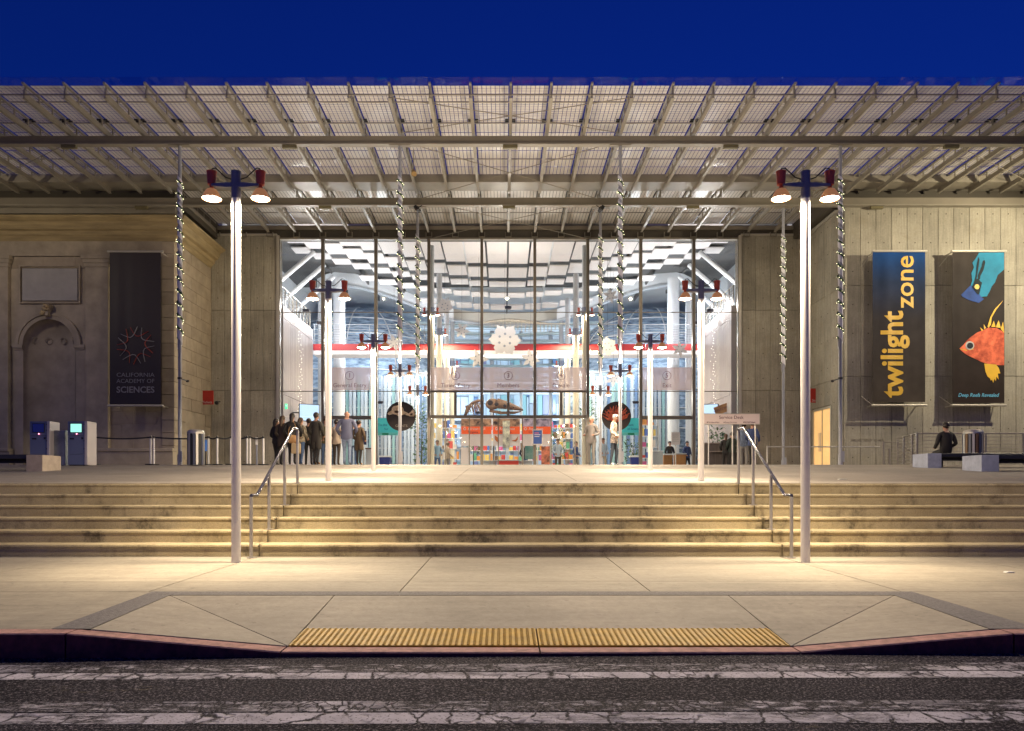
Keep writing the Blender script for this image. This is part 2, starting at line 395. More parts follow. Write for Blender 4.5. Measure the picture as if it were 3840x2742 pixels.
# pavement slabs between the kerb and the steps
walk = structure('pavement')
def slab(b, poly, zf, t=0.12):
    k = len(b.v); n = len(poly)
    for x, y in poly: b.v.append((x, y, zf(x, y)))
    for x, y in poly: b.v.append((x, y, zf(x, y)-t))
    b.face(tuple(k+i for i in range(n)))
    for i in range(n): j = (i+1) % n; b.face((k+i, k+n+i, k+n+j, k+j))
g = 0.006
xj = [-0.98+2.37*i for i in range(-9, 11)]
YB = 7.02                                                  # back edge of the ramp's grooved border
for i in range(len(xj)-1):
    x0, x1 = xj[i]+g, xj[i+1]-g
    for y0, y1 in ((7.72, 10.14), (YB, 7.72)):
        bb = B(); slab(bb, [(x0, y0+g/2), (x1, y0+g/2), (x1, y1-g/2), (x0, y1-g/2)], lambda x, y: z_walk(y)); part('paving_slab', bb, M_walk, walk)
def front_slab(poly):
    bb = B(); slab(bb, poly, lambda x, y: z_walk(y)); part('paving_slab', bb, M_walk, walk)
L0, R0 = -3.31, 3.85
front_slab([(-5.72+g, 5.285), (L0+0.10, 5.285), (L0-g, YB-g), (-5.72+g, YB-g)])
front_slab([(R0-0.03, 5.285), (6.13-g, 5.285), (6.13-g, YB-g), (R0+g, YB-g)])
for i in range(-9, -2):
    front_slab([(-0.98+2.37*i+g, 5.285), (-0.98+2.37*(i+1)-g, 5.285), (-0.98+2.37*(i+1)-g, YB-g), (-0.98+2.37*i+g, YB-g)])
for i in range(3, 10):
    front_slab([(-0.98+2.37*i+g, 5.285), (-0.98+2.37*(i+1)-g, 5.285), (-0.98+2.37*(i+1)-g, YB-g), (-0.98+2.37*i+g, YB-g)])

# kerb ramp: grooved border, flares, centre slab, tactile strip
rampo = structure('kerb_ramp')
def z_ramp(y): return min(-0.195+0.086*(y-5.2)+0.0005, z_walk(y))
def add_poly(name, pts, m, t=0.10):
    bb = B(); k = 0; n = len(pts)
    for p in pts: bb.v.append(tuple(p))
    for p in pts: bb.v.append((p[0], p[1], p[2]-t))
    bb.face(tuple(range(n)))
    for i in range(n): j = (i+1) % n; bb.face((i, n+i, n+j, j))
    part(name, bb, m, rampo)
zb = -0.0475
A0 = (-1.53, 5.285, z_ramp(5.285)); A1 = (-1.547, 6.80, zb); B0 = (2.04, 5.285, z_ramp(5.285)); B1 = (2.056, 6.80, zb)
AP = (-3.05, 6.80, zb); BP = (3.57, 6.80, zb); AK = (-2.93, 5.285, -0.069); BK = (3.45, 5.285, -0.069)
e = 0.004
add_poly('ramp_slab', [(A0[0]+e, 5.73, z_ramp(5.73)), (B0[0]-e, 5.73, z_ramp(5.73)), (B1[0]-e, 6.80, zb), (A1[0]+e, 6.80, zb)], M_ramp)
add_poly('ramp_slab', [(A0[0]-e, A0[1]+0.006, A0[2]), (A1[0]-e, 6.8, zb), (AP[0]+0.004, 6.8, zb)], M_ramp)
add_poly('ramp_slab', [(B0[0]+e, B0[1]+0.006, B0[2]), (BP[0]-0.004, 6.8, zb), (B1[0]+e, 6.8, zb)], M_ramp)
add_poly('flare_slab', [(A0[0]-0.012, 5.285, A0[2]), (AP[0]+0.0, 6.794, zb), (AK[0], 5.285, AK[2]), (-2.2, 5.285, kerb_top(-2.2)+0.002)], M_ramp)
add_poly('flare_slab', [(B0[0]+0.012, 5.285, B0[2]), (2.75, 5.285, kerb_top(2.75)+0.002), (BK[0], 5.285, BK[2]), (BP[0]-0.0, 6.794, zb)], M_ramp)
def groove(pts):
    bb = B(); bb.quad(*pts)
    part('grooved_border', bb, M_groove, rampo)
zz = lambda y: z_walk(y)+0.003
groove([(L0+0.10, 5.285, zz(5.285)), (AK[0]-0.004, 5.285, zz(5.285)), (AP[0], 6.80, zz(6.8)), (L0, YB, zz(YB))])
groove([(L0, YB, zz(YB)), (AP[0], 6.804, zz(6.8)), (BP[0], 6.804, zz(6.8)), (R0, YB, zz(YB))])
groove([(BK[0]+0.004, 5.285, zz(5.285)), (R0-0.03, 5.285, zz(5.285)), (R0, YB, zz(YB)), (BP[0], 6.80, zz(6.8))])
# two tactile panels with raised domes
for x0, x1 in ((-1.525, 0.245), (0.257, 2.035)):
    bb = B(); n = 0
    slab(bb, [(x0, 5.287), (x1, 5.287), (x1, 5.722), (x0, 5.722)], lambda x, y: z_ramp(y)+0.003, 0.05)
    tp = part('tactile_panel', bb, M_tactile, rampo)
    bd = B(); nx = int((x1-x0)/0.0425)
    for i in range(nx):
        cx = x0+0.022+(x1-x0-0.044)*i/(nx-1)
        for j in range(14):
            cy = 5.308+0.0312*j; zt = z_ramp(cy)+0.003
            bd.cyl((cx, cy, zt-0.001), (cx, cy, zt+0.006), 0.0125, 0.009, 6)
    part('truncated_dome', bd, M_tactile, tp, kind='stuff')

# ------------------------------------------------------------------ steps and plaza
stairs = structure('steps')
RH = 1.008/6; NY = [10.14+0.376*i for i in range(6)]
joints = [-26, -14.6, -3.33, 3.80, 15.0, 26]
for i in range(6):
    y0 = NY[i]; z1 = RH*(i+1); yb = NY[i+1]+0.02 if i < 5 else 12.5
    for a, c in zip(joints, joints[1:]):
        rr = 0.022; bb = B()
        a2 = a+0.004+0.34*(i if a < 0 and a > -5 else 0)*0; x0, x1 = a+0.008, c-0.008
        # the middle flight narrows away from the rails as the photograph's joints do
        prof = [(y0+0.008, z1-RH-0.02), (y0+0.008, z1-0.060), (y0-0.004, z1-0.030), (y0+0.002, z1-0.010), (y0+0.020, z1), (yb, z1+0.002), (yb, z1-RH-0.02)]
        bb.prism(prof, x0, x1, axis='x')
        part('step', bb, M_step, stairs)
plaza = structure('plaza')
xp = [-30]+[XC-1.2+0.0+2.4*i for i in range(-9, 10)]+[30]
yb_ = [12.36, 14.47, 17.0, 19.47, 22.0, 24.4, 28.0, 34.0]
for i in range(len(xp)-1):
    for y0, y1 in zip(yb_, yb_[1:]):
        bb = B(); slab(bb, [(xp[i]+0.005, y0+0.003), (xp[i+1]-0.005, y0+0.003), (xp[i+1]-0.005, y1-0.003), (xp[i]+0.005, y1-0.003)], lambda x, y: z_plaza(y)+0.001); part('paving_slab', bb, M_plaza, plaza)
bb = B(); bb.box(-13.3, 13.5, 34.0, 75, 1.5, 1.705); part('hall_floor', bb, mat('polished_hall_floor', (0.33, 0.30, 0.28), 0.25, vary=(2, 0.1)), kind='structure')

# ------------------------------------------------------------------ right-hand concrete building
ZT = 12.11; FL = 1.60
def conc_panels(parent, xa, xb, y, levels, facing='front', pitch=0.617, holes=True, first=None):
    """rows of board-marked panels on a plane; recessed joints between them"""
    n = max(1, round(abs(xb-xa)/pitch)); d = (xb-xa)/n
    for i in range(n):
        for z0, z1 in zip(levels, levels[1:]):
            key = ('cp', facing, round(abs(d), 3), round(z1-z0, 3), xb > xa)
            if key not in CACHE:
                bb = B(); hw = abs(d)/2-0.007; hh = (z1-z0)/2-0.007
                bb.box(-hw, hw, -0.05, 0.05, -hh, hh)
                bb2 = bb.mesh('concrete_panel', [M_wallc, M_wallback], bevel=0.006)
                bm = bmesh.new(); bm.from_mesh(bb2)
                zz_ = -hh+0.55
                while zz_ < hh-0.2:
                    r = bmesh.ops.create_cone(bm, cap_ends=True, segments=8, radius1=0.026, radius2=0.026, depth=0.008, matrix=Matrix.Translation((hw*0.02, -0.0515, zz_))@Matrix.Rotation(PI/2, 4, 'X'))
                    for v in r['verts']:
                        for f in v.link_faces: f.material_index = 1
                    zz_ += 1.14
                bm.to_mesh(bb2); bm.free(); CACHE[key] = bb2
            cx = xa+d*(i+0.5)
            if facing == 'front': loc = (cx, y+0.05, (z0+z1)/2); rz = 0
            elif facing == 'left': loc = (y+0.05, cx, (z0+z1)/2); rz = -PI/2          # face looks towards -x
            else: loc = (y-0.05, cx, (z0+z1)/2); rz = PI/2
            off = Vector(parent.location)
            o = link('concrete_panel', CACHE[key], parent, Vector(loc)-off); o.rotation_euler = (0, 0, rz)
LV = [FL, Z(1411, 29.5), Z(1071, 29.5), ZT-0.02]
RX = 13.51; YF = 29.5
rb = thing('concrete_building', 'tall board-marked concrete wall block to the right of the glass hall', 'building', (RX, YF, FL))
conc_panels(rb, RX+0.02, RX+0.02+0.617*18, YF, LV)
bb = B().box(RX+0.11, RX+11.2, YF+0.09, YF+5.6, FL, ZT-0.05); part('core', bb, M_wallback, rb)
# return wall towards the hall with a doorway
DY0, DY1, DZ = 30.72, 32.56, 4.36
conc_panels(rb, YF+0.09, DY0-0.02, RX, [FL, LV[1], LV[2], LV[3]], 'left', 0.56)
conc_panels(rb, DY0-0.02, DY1+0.02, RX, [DZ+0.02, LV[1], LV[2], LV[3]], 'left', 0.62)
conc_panels(rb, DY1+0.02, 34.0, RX, [FL, LV[1], LV[2], LV[3]], 'left', 0.66)
bb = B().box(RX-0.06, RX+11.2, YF-0.06, YF+5.6, ZT-0.02, ZT+0.12); part('coping', bb, M_trim, rb)
door = part('door', B().mat(0).box(RX-0.0, RX+0.12, DY0+0.02, DY1-0.02, DZ-0.09, DZ).box(RX, RX+0.12, DY0, DY0+0.08, 1.71, DZ-0.09).box(RX, RX+0.12, DY1-0.08, DY1, 1.71, DZ-0.09).box(RX+0.03, RX+0.09, (DY0+DY1)/2-0.03, (DY0+DY1)/2+0.03, 1.71, DZ-0.09), M_trim, rb)
M_doorglow = mat('lit_room_behind_door', (0.6, 0.4, 0.2), 0.6, vary=(1.2, 0.2), emit=(1.0, 0.58, 0.20), estr=0.55)
part('pane', B().box(RX+0.05, RX+0.062, DY0+0.09, DY1-0.09, 1.71, DZ-0.1), M_doorglow, door)
for hy in (32.0-0.42, 31.62+0.12): part('handle', B().cyl((RX-0.05, hy, 2.5), (RX-0.05, hy, 3.3), 0.018, n=8), M_stain, door)

# ------------------------------------------------------------------ piers either side of the glass
YG = 34.0; PZ = 12.45
for (xa, xb, lab) in ((-13.33, -10.33, 'concrete pier between the old stone wing and the glass facade'), (10.83, 13.50, 'concrete pier between the glass facade and the right-hand building')):
    pr = thing('concrete_pier', lab, 'wall', (xa, YG-0.05, FL))
    conc_panels(pr, xa, xb, YG-0.06, [FL, Z(1466, 34), Z(1165, 34), PZ])
    part('core', B().box(xa+0.01, xb-0.01, YG+0.04, YG+0.8, FL, PZ-0.01), M_wallback, pr)
    part('coping', B().box(xa, xb, YG-0.10, YG+0.8, PZ, PZ+0.09), M_trim, pr)
    ex = xb if xa < 0 else xa
    s = 1 if xa < 0 else -1
    part('edge_trim', B().box(min(ex, ex+s*0.12), max(ex, ex+s*0.12), YG-0.14, YG+0.05, FL, PZ), M_trim, pr)

# ------------------------------------------------------------------ old stone wing on the left
YS = 30.2; LX = -13.34; k = YS/F
sb = thing('stone_building', 'old sandstone wing with arched niche and heavy cornice left of the hall', 'building', (LX, YS, FL))
def sx(px): return X(px, YS)
def sz(py): return Z(py, YS)
part('core', B().box(-27, LX-0.03, YS+0.62, YS+4.4, FL, 11.6).box(-27, sx(78), YS+0.12, YS+0.63, FL, 10.9).box(sx(286), LX-0.06, YS+0.12, YS+0.63, FL, 10.9).box(sx(78), sx(286), YS+0.12, YS+0.63, sz(1190), 10.9), M_stone2, sb)
# return wall in coursed blocks
cz = [1.62+0.52*i for i in range(18)]
for r, z0 in enumerate(cz):
    z1 = min(z0+0.52, 10.95); y = YS+0.02; q = 0
    ws = [0.55, 1.05, 1.05, 1.05, 0.12] if r % 2 else [1.05, 1.05, 1.05, 0.62]
    for wd in ws:
        a, c = y, min(y+wd, 33.98)
        inwin = (4.22 > z0 > 2.0) and not (c < 31.65 or a > 33.2)
        if not inwin: piece('stone_block', LX-0.12, LX+(0.006 if (q+r) % 3 else 0.0), a+0.005, c-0.005, z0+0.005, z1-0.005, M_stone, sb, 0.008)
        y = c; q += 1
wnd = part('window', B().box(LX-0.3, LX-0.05, 31.68, 31.74, 2.35, 4.25).box(LX-0.3, LX-0.05, 33.1, 33.16, 2.35, 4.25).box(LX-0.3, LX-0.05, 31.74, 33.1, 4.19, 4.25).box(LX-0.24, LX-0.1, 32.38, 32.44, 2.35, 4.19), M_mull, sb)
part('pane', B().box(LX-0.25, LX-0.24, 31.74, 33.1, 2.35, 4.19), mat('lit_ticket_window', (0.3, 0.3, 0.25), 0.3, emit=(0.75, 0.85, 0.45), estr=0.35), wnd)
# quoins at the corner, long and short
for r, z0 in enumerate(cz):
    z1 = min(z0+0.52, 10.95); ln = 0.50
    piece('stone_block', LX-ln-0.02, LX-0.005, YS-0.03, YS+0.12, z0+0.007, z1-0.007, M_stone, sb, 0.012)
# flat ashlar between the quoins and the big pilaster and above the niche
def ash(x0, x1, z0, z1, wd, h=0.52, y=YS+0.03):
    z = z0; r = 0
    while z < z1-0.02:
        zt = min(z+h, z1); x = x0-(wd/2 if r % 2 else 0)
        while x < x1-0.02:
            a, c = max(x, x0), min(x+wd, x1)
            if c-a > 0.08: piece('stone_block', a+0.003, c-0.003, y, YS+0.13, z+0.003, zt-0.003, M_stone, sb, 0.004)
            x += wd
        z = zt; r += 1
qx = LX-0.52
ash(sx(412), qx, FL+0.9, sz(960), 0.95)
ash(sx(40), sx(322), sz(1005), sz(962), 1.3, 0.5)
nz = sz(1293); ncx = sx(182); ri = 96*k; ro = 120*k
# niche: curved back wall, semidome, surround
bb = B(); n = 16; prev = None
rows = [FL+0.4+ (nz-FL-0.4)*i/6 for i in range(7)]
for zrow in rows:
    bb.v += [(ncx+ri*math.cos(PI*i/n), YS+0.10+0.5*math.sin(PI*i/n), zrow) for i in range(n+1)]
for q in range(len(rows)-1):
    for i in range(n): bb.face((q*(n+1)+i, q*(n+1)+i+1, (q+1)*(n+1)+i+1, (q+1)*(n+1)+i))
part('niche_wall', bb, M_stone2, sb, smooth=True)
bb = B(); m = 7
for q in range(m+1):
    ph = PI/2*q/m
    bb.v += [(ncx+ri*math.cos(ph)*math.cos(PI*i/n), YS+0.10+0.5*math.cos(ph)*math.sin(PI*i/n), nz+ri*math.sin(ph)) for i in range(n+1)]
for q in range(m):
    for i in range(n): bb.face((q*(n+1)+i, q*(n+1)+i+1, (q+1)*(n+1)+i+1, (q+1)*(n+1)+i))
part('niche_semidome', bb, M_stone2, sb, smooth=True)
for i in range(4):
    a = PI*(0.2+0.2*i); c = Vector((ncx+ri*0.93*math.cos(a), YS+0.10+0.44*math.sin(a), nz+0.24)); nrm = Vector((-math.cos(a), -0.8*math.sin(a), -0.2)).normalized()
    tt = nrm.orthogonal().normalized(); t2 = nrm.cross(tt)
    part('carved_roundel', B().tube([c+tt*0.13*math.cos(u*PI/6)+t2*0.13*math.sin(u*PI/6) for u in range(13)], 0.022, 5), M_stone2, sb)
def arch_ring(r0, r1, y0, y1, name):
    bb = B(); n = 24
    for i in range(n+1):
        a = PI*i/n
        for r in (r0, r1):
            for y in (y0, y1): bb.v.append((ncx+r*math.cos(a), y, nz+r*math.sin(a)))
    for i in range(n):
        q = i*4; p = q+4
        for u, v in ((0, 2), (2, 3), (3, 1), (1, 0)): bb.face((q+u, q+v, p+v, p+u))
    bb.face((0, 1, 3, 2)); q = n*4; bb.face((q, q+2, q+3, q+1))
    part(name, bb, M_stone2, sb, smooth=True)
arch_ring(ri, ri+0.16, YS-0.02, YS+0.14, 'archivolt'); arch_ring(ri+0.165, ro+0.02, YS-0.07, YS+0.14, 'archivolt')
bb = B()                                                   # flat wall around the niche (spandrels)
zt = sz(1132); n = 24
for i in range(n):
    a0, a1 = PI*i/n, PI*(i+1)/n
    p0 = (ncx+(ro+0.01)*math.cos(a0), nz+(ro+0.01)*math.sin(a0)); p1 = (ncx+(ro+0.01)*math.cos(a1), nz+(ro+0.01)*math.sin(a1))
    bb.quad((p0[0], YS+0.05, p0[1]), (p0[0], YS+0.05, zt), (p1[0], YS+0.05, zt), (p1[0], YS+0.05, p1[1]))
bb.box(sx(38), ncx-ro-0.01, YS+0.05, YS+0.13, nz-0.05, zt).box(ncx+ro+0.01, sx(325), YS+0.05, YS+0.13, nz-0.05, zt)
bb.box(sx(38), sx(325), YS+0.05, YS+0.13, zt, sz(1005)-0.002)
part('spandrel', bb, M_stone2, sb)
for a, c in ((sx(48), ncx-ri), (ncx+ri, sx(320))):
    part('impost', B().box(a, c, YS-0.06, YS+0.13, nz-0.13, nz-0.002).box(a+0.03, c-0.02, YS-0.02, YS+0.13, nz-0.2, nz-0.132), M_stone2, sb)
    part('jamb', B().box(a+0.06, c-0.002, YS+0.02, YS+0.14, FL, nz-0.202), M_stone2, sb)
ks = B()                                                   # carved keystone
ks.prism([(ncx-0.09, sz(1187)), (ncx+0.09, sz(1187)), (ncx+0.17, sz(1145)), (ncx-0.17, sz(1145))], YS-0.22, YS+0.1)
part('keystone', ks, M_stone2, sb)
cv = B()
for i in range(9):
    a = i*0.7; cv.ball((ncx+0.12*math.cos(a), YS-0.23-0.03*(i % 3), sz(1166)+0.17*math.sin(a*1.3)), 0.06+0.02*(i % 2), 7, 5)
part('keystone_carving', cv, mat('lit_sandstone_carving', (0.42, 0.33, 0.2), 0.8), sb, smooth=True, kind='stuff')
part('tablet', B().box(sx(84), sx(291), YS-0.02, YS+0.13, sz(1128), sz(1007)), M_tablet, sb, bevel=0.01)
fr = B(); a, c, z0, z1 = sx(78), sx(297), sz(1134), sz(1001)
fr.box(a-0.05, a, YS-0.05, YS+0.13, z0-0.05, z1+0.05).box(c, c+0.05, YS-0.05, YS+0.13, z0-0.05, z1+0.05).box(a, c, YS-0.05, YS+0.13, z0-0.05, z0).box(a, c, YS-0.05, YS+0.13, z1, z1+0.05)
part('tablet_frame', fr, M_stone2, sb)
for a, c in ((-26, sx(38)), (sx(327), sx(412))):
    ps = part('pilaster', B().box(a, c, YS-0.14, YS+0.13, FL+0.9, sz(1005)), M_stone2, sb, bevel=0.012)
    b_ = B(); h = (sz(963)-sz(1005))
    for q, e_ in enumerate((0.03, 0.07, 0.12)): b_.box(a-e_, c+e_, YS-0.14-e_, YS+0.13, sz(1005)+0.002+h*q/3, sz(1005)+h*(q+1)/3)
    part('capital', b_, M_stone2, sb)
part('plinth', B().box(-26, sx(48), YS-0.22, YS+0.13, FL, FL+0.82).box(sx(320), LX+0.02, YS-0.22, YS+0.13, FL, FL+0.82), M_stone2, sb)
part('plinth_moulding', B().box(-26, sx(46), YS-0.28, YS+0.13, FL+0.822, FL+0.95).box(sx(322), LX+0.04, YS-0.28, YS+0.13, FL+0.822, FL+0.95), M_stone2, sb, bevel=0.015)
part('frieze', B().box(-26, LX-0.51, YS+0.0, YS+0.13, sz(960), sz(884)), M_stone2, sb)
# cornice wraps the corner: stepped profile
prof = [(0.0, sz(905)), (0.05, sz(895)), (0.10, sz(886)), (0.16, sz(880)), (0.18, sz(866)), (0.30, sz(858)), (0.34, sz(848)), (0.36, sz(845)), (0.40, sz(830)), (0.52, sz(820)), (0.60, sz(812)), (0.62, sz(805))]
bb = B()
for e_, z in [(e_, CZ+(z-CZ)*(YS-e_)/YS) for e_, z in prof]: bb.v += [(-26, YS-e_, z), (LX+e_*1.08, YS-e_, z), (LX+e_*1.08, 33.98, z)]
for q in range(len(prof)-1):
    for i in range(2): bb.face((q*3+i, q*3+i+1, (q+1)*3+i+1, (q+1)*3+i))
n_ = len(bb.v); bb.v += [(-26, 33.98, prof[-1][1]), (-26, YS, prof[0][1]), (LX, YS, prof[0][1]), (LX, 33.98, prof[0][1])]
bb.face(((len(prof)-1)*3, (len(prof)-1)*3+1, (len(prof)-1)*3+2, n_)); bb.face(((len(prof)-1)*3+2, (len(prof)-2)*3+2, n_+3, n_))
part('cornice', bb, mat('stained_sandstone_cornice', (0.36, 0.28, 0.15), 0.85, vary=(3.0, 0.25), stretch=(0.3, 0.3, 2.5), bump=(20, 0.25)), sb)

# ------------------------------------------------------------------ canopy
PZC = 13.0
cp = thing('canopy', 'glass and steel solar canopy on slender columns over the plaza', 'canopy', (XC, 24.47, 12.2))
def ribx(i): return XC+SP/6*i
def bx_(x0, x1, y0, y1, z0, z1, name, m=M_beam, **kw): return part(name, B().box(x0, x1, y0, y1, z0, z1), m, cp, **kw)
for y, z0, z1 in ((24.47, 12.25, 12.50), (29.35, 12.10, 12.38)):
    fl = z0-0.035
    part('beam', B().box(-26, 26, y-0.045, y+0.045, z0, z1), M_beam, cp)
    part('beam_flange', B().box(-26, 26, y-0.115, y+0.115, fl-0.012, z0-0.002), M_steel, cp)
part('gutter', B().box(-26, 26, 28.64, 29.3, 12.72, 13.03).box(-26, 26, 29.30, 29.70, 12.80, 12.93), M_steel, cp)
part('tie_rod', B().cyl((-26, 22.12, 12.63), (26, 22.12, 12.63), 0.022, n=8), M_beam, cp)
# ribs: deep flat blades with notched nose, in front and (over the middle only) behind
def rib_mesh(y0, y1, nose):
    bb = B(); n0 = y0+(0.05 if nose else 0)
    bb.prism([(n0, 12.55), (n0, 12.80), (n0+0.05, 12.80), (n0+0.12, 12.72), (y1, 12.72), (y1, 12.55)], -0.022, 0.022, axis='x')
    bb.box(-0.05, 0.05, n0, y1, 12.535, 12.549)
    bb.box(-0.035, 0.035, y0-0.02, y1, 12.93, 12.985)
    y = y0+0.10
    while y < y1: bb.box(-0.016, 0.016, y, y+0.05, 12.721, 12.929); y += 0.667
    return bb
key_r = rib_mesh(22.08, 29.30, True).mesh('rib', M_steel, off=cp.location)
key_b = rib_mesh(29.62, 33.72, False).mesh('rib', M_steel, off=cp.location)
for i in range(-20, 21):
    link('rib', key_r, cp, (ribx(i), 0, 0)).location.x = ribx(i)
    if -11 <= i <= 10 or abs(ribx(i)) < 13.4: link('rib', key_b, cp, (ribx(i), 0, 0))
for o in cp.children:
    if o.name.startswith('rib'): o.location.x = o.location.x      # mesh offset already removes the canopy's own x
# clips where the panel joints meet the ribs
clip = B().box(0.05, 0.17, -0.06, -0.02, -0.03, 0.01).box(-0.17, -0.05, -0.06, -0.02, -0.03, 0.01).box(0.05, 0.17, 0.06, 0.10, -0.03, 0.01).box(-0.17, -0.05, 0.06, 0.10, -0.03, 0.01).mesh('panel_clip', M_dark)
for i in range(-14, 15):
    link('panel_clip', clip, cp, (ribx(i)-XC, 24.25-24.47, 12.93-12.2))
    for y in ():
        pass
# glass panels with their cells
mods = [21.86, 23.23, 24.57, 25.92, 27.25, 28.62]; modsb = [29.72, 31.15, 32.55, 33.92]
def glass_panel(i, y0, y1):
    piece('glass_panel', ribx(i)+0.028, ribx(i+1)-0.028, y0+0.012, y1-0.012, 13.008, 13.026, M_roofglass, cp, 0)
cells = B()
def cell_rows(i, y0, y1, pitch, gap):
    x0 = ribx(i)+0.062; x1 = ribx(i+1)-0.062; n = 8; dx = (x1-x0)/n; m_ = max(1, round((y1-y0)/pitch)); dy = (y1-y0)/m_
    for a in range(n):
        for c in range(m_):
            u0 = x0+dx*a+0.008; u1 = x0+dx*(a+1)-0.008; v0 = y0+dy*c+gap/2; v1 = y0+dy*(c+1)-gap/2
            cells.quad((u0, v0, 13.0), (u1, v0, 13.0), (u1, v1, 13.0), (u0, v1, 13.0))
for i in range(-20, 20):
    for q, (y0, y1) in enumerate(zip(mods, mods[1:])):
        glass_panel(i, y0, y1)
        if q < 2: cell_rows(i, max(y0, 22.28)+0.02, y1-0.02, 0.14, 0.014)
        else:
            ym = (y0+y1)/2; cell_rows(i, y0+0.03, ym-0.02, 0.7, 0.0); cell_rows(i, ym+0.02, y1-0.03, 0.7, 0.0)
for i in range(-11, 11):
    for y0, y1 in zip(modsb, modsb[1:]): glass_panel(i, y0, y1); cell_rows(i, y0+0.03, y1-0.03, 1.5, 0.0)
part('solar_cell', cells, M_cell, cp, kind='stuff')
# joint bars that carry the panels
for y in (23.23, 24.57, 25.92, 27.25): part('glazing_bar', B().box(-24, 24, y-0.02, y+0.02, 12.975, 12.999), M_steel, cp)
for y in (31.15, 32.55, 33.92): part('glazing_bar', B().box(-13.3, 13.5, y-0.02, y+0.02, 12.975, 12.999), M_steel, cp)
xl, xr = XC-SP/2, XC+SP/2
for (p, q) in (((xl, 22.2, 12.6), (xr, 24.35, 12.56)), ((xl, 24.35, 12.56), (xr, 22.2, 12.6)), ((xl, 24.6, 12.42), (xr, 29.3, 12.3)), ((xl, 29.3, 12.3), (xr, 24.6, 12.42)),
               ((xl, 29.5, 12.4), (xr, 33.9, 12.3)), ((xl, 33.9, 12.3), (xr, 29.5, 12.4))):
    part('bracing_rod', B().cyl(p, q, 0.014, n=6), M_beam, cp)
for s in (-1, 1):
    x = XC+s*1.5*SP
    for (ya, yb2) in ((24.6, 29.3),):
        part('bracing_rod', B().cyl((x+s*3.6, ya, 12.42), (x+s*11, yb2, 12.3), 0.012, n=6), M_beam, cp)
# small fixtures hung under the beams midway
for x in [XC+SP*j for j in (-2, -1, 0, 1, 2)]:
    for y, z in ((24.47, 12.09), (29.35, 11.94)):
        part('conduit_box', B().box(x-0.24, x+0.24, y-0.09, y+0.03, z, z+0.10), mat('olive_fixture', (0.16, 0.14, 0.07), 0.5), cp)
# roof edge behind the canopy
rf = thing('roof_edge', 'dark metal roof fascia behind the canopy above the glass facade', 'roof', (XC, 34.2, 11.0))
part('fascia', B().box(-13.3, 13.48, 34.0, 34.5, 12.36, 12.95), M_fascia, rf)
part('ledger', B().box(-13.3, 13.48, 33.9, 33.995, 12.74, 12.90), M_beam, rf)
part('head_trim', B().box(-10.33, 10.82, 33.88, 34.1, 12.28, 12.355), M_beam, rf)
for i in range(-11, 11): part('bracket', B().box(ribx(i)-0.14, ribx(i)-0.12, 33.86, 33.99, 12.40, 12.6).box(ribx(i)+0.12, ribx(i)+0.14, 33.86, 33.99, 12.40, 12.6).box(ribx(i)-0.14, ribx(i)+0.14, 33.86, 33.99, 12.38, 12.399), M_beam, rf)
for xa, xb, lab in ((-27, LX+0.3, 'dark roof overhang above the old sandstone cornice'), (RX-0.3, 27, 'dark roof overhang above the right-hand concrete wall')):
    o = thing('roof_overhang', lab, 'roof', ((xa+xb)/2, 31.5, 10.9))
    part('soffit', B().box(xa, xb, 29.80, 34.4, 12.30, 13.0), M_fascia, o)
    part('back_panel', B().box(xa, xb, 29.9, 30.0, 11.95 if xa < 0 else 12.15, 12.299), M_fascia, o)
    part('edge_beam', B().box(xa, xb, 29.56, 29.79, 11.86 if xa < 0 else 12.26, 12.12 if xa < 0 else 12.40), M_steel, o)

# ------------------------------------------------------------------ avenue lamps
def lamp_heads(parent, z, loc=(0,0), cap=True, hall=False, r_pole=0.058, energy=300.0, cap_h=0.35):
    """arm, two red heads with cable, shade and lit lens; coordinates local to the lamp, z = height of the cap's top"""
    x0, y0 = loc; zl = z-0.35; zarm = z-0.185
    sh = M_red if hall else M_copper
    bb = B(); bb.prism([(-0.30, zarm-0.012), (-0.12, zarm-0.03), (0.12, zarm-0.03), (0.30, zarm-0.012), (0.30, zarm+0.012), (0.12, zarm+0.03), (-0.12, zarm+0.03), (-0.30, zarm+0.012)], -0.05, 0.05)
    arm = part('arm', bb, M_cap, parent, world=False)
    for s in (-1, 1):
        hx = s*0.31
        h = part('lamp_head', B().cyl((hx, 0, zarm+0.015), (hx, 0, z-0.012), 0.050, 0.061, 16).cyl((hx, 0, z-0.012), (hx, 0, z), 0.065, n=16).cyl((hx, 0, zl+0.12), (hx, 0, zarm+0.015), 0.022, 0.03, 10), M_red, parent, world=False, smooth=True)
        s_ = part('lamp_shade', B().lathe([(0.024, 0.135), (0.06, 0.12), (0.088, 0.08), (0.108, 0.035), (0.122, 0.0), (0.117, 0.0), (0.10, 0.035), (0.07, 0.09), (0.02, 0.125)], (hx, 0, zl), 20), sh, h, world=False, smooth=True)
        s_.parent = parent
        part('lens', B().lathe([(0.0, -0.022), (0.05, -0.018), (0.09, -0.004), (0.113, 0.012), (0.10, 0.022), (0.0, 0.024)], (hx, 0, zl), 20), M_lensT if hall else M_lens, parent, world=False)
        part('cable', B().tube([(hx, 0.0, z), (hx-s*0.005, 0, z+0.035), (hx-s*0.05, 0, z+0.045), (hx-s*0.11, 0, z-0.01), (hx-s*0.18, 0, z-0.075), (s*0.05, 0, z-0.10)], 0.008, 5), M_wire, parent, world=False)
        light('lamp_light', 'SPOT', (hx, 0, zl-0.035), energy*0.66, WARM, parent, size=0.05, spot=174, blend=0.15)
        if not hall: light('lamp_light', 'SPOT', (hx, 0, zl-0.036), energy*1.05, WARM, parent, size=0.05, spot=62, blend=1.0)
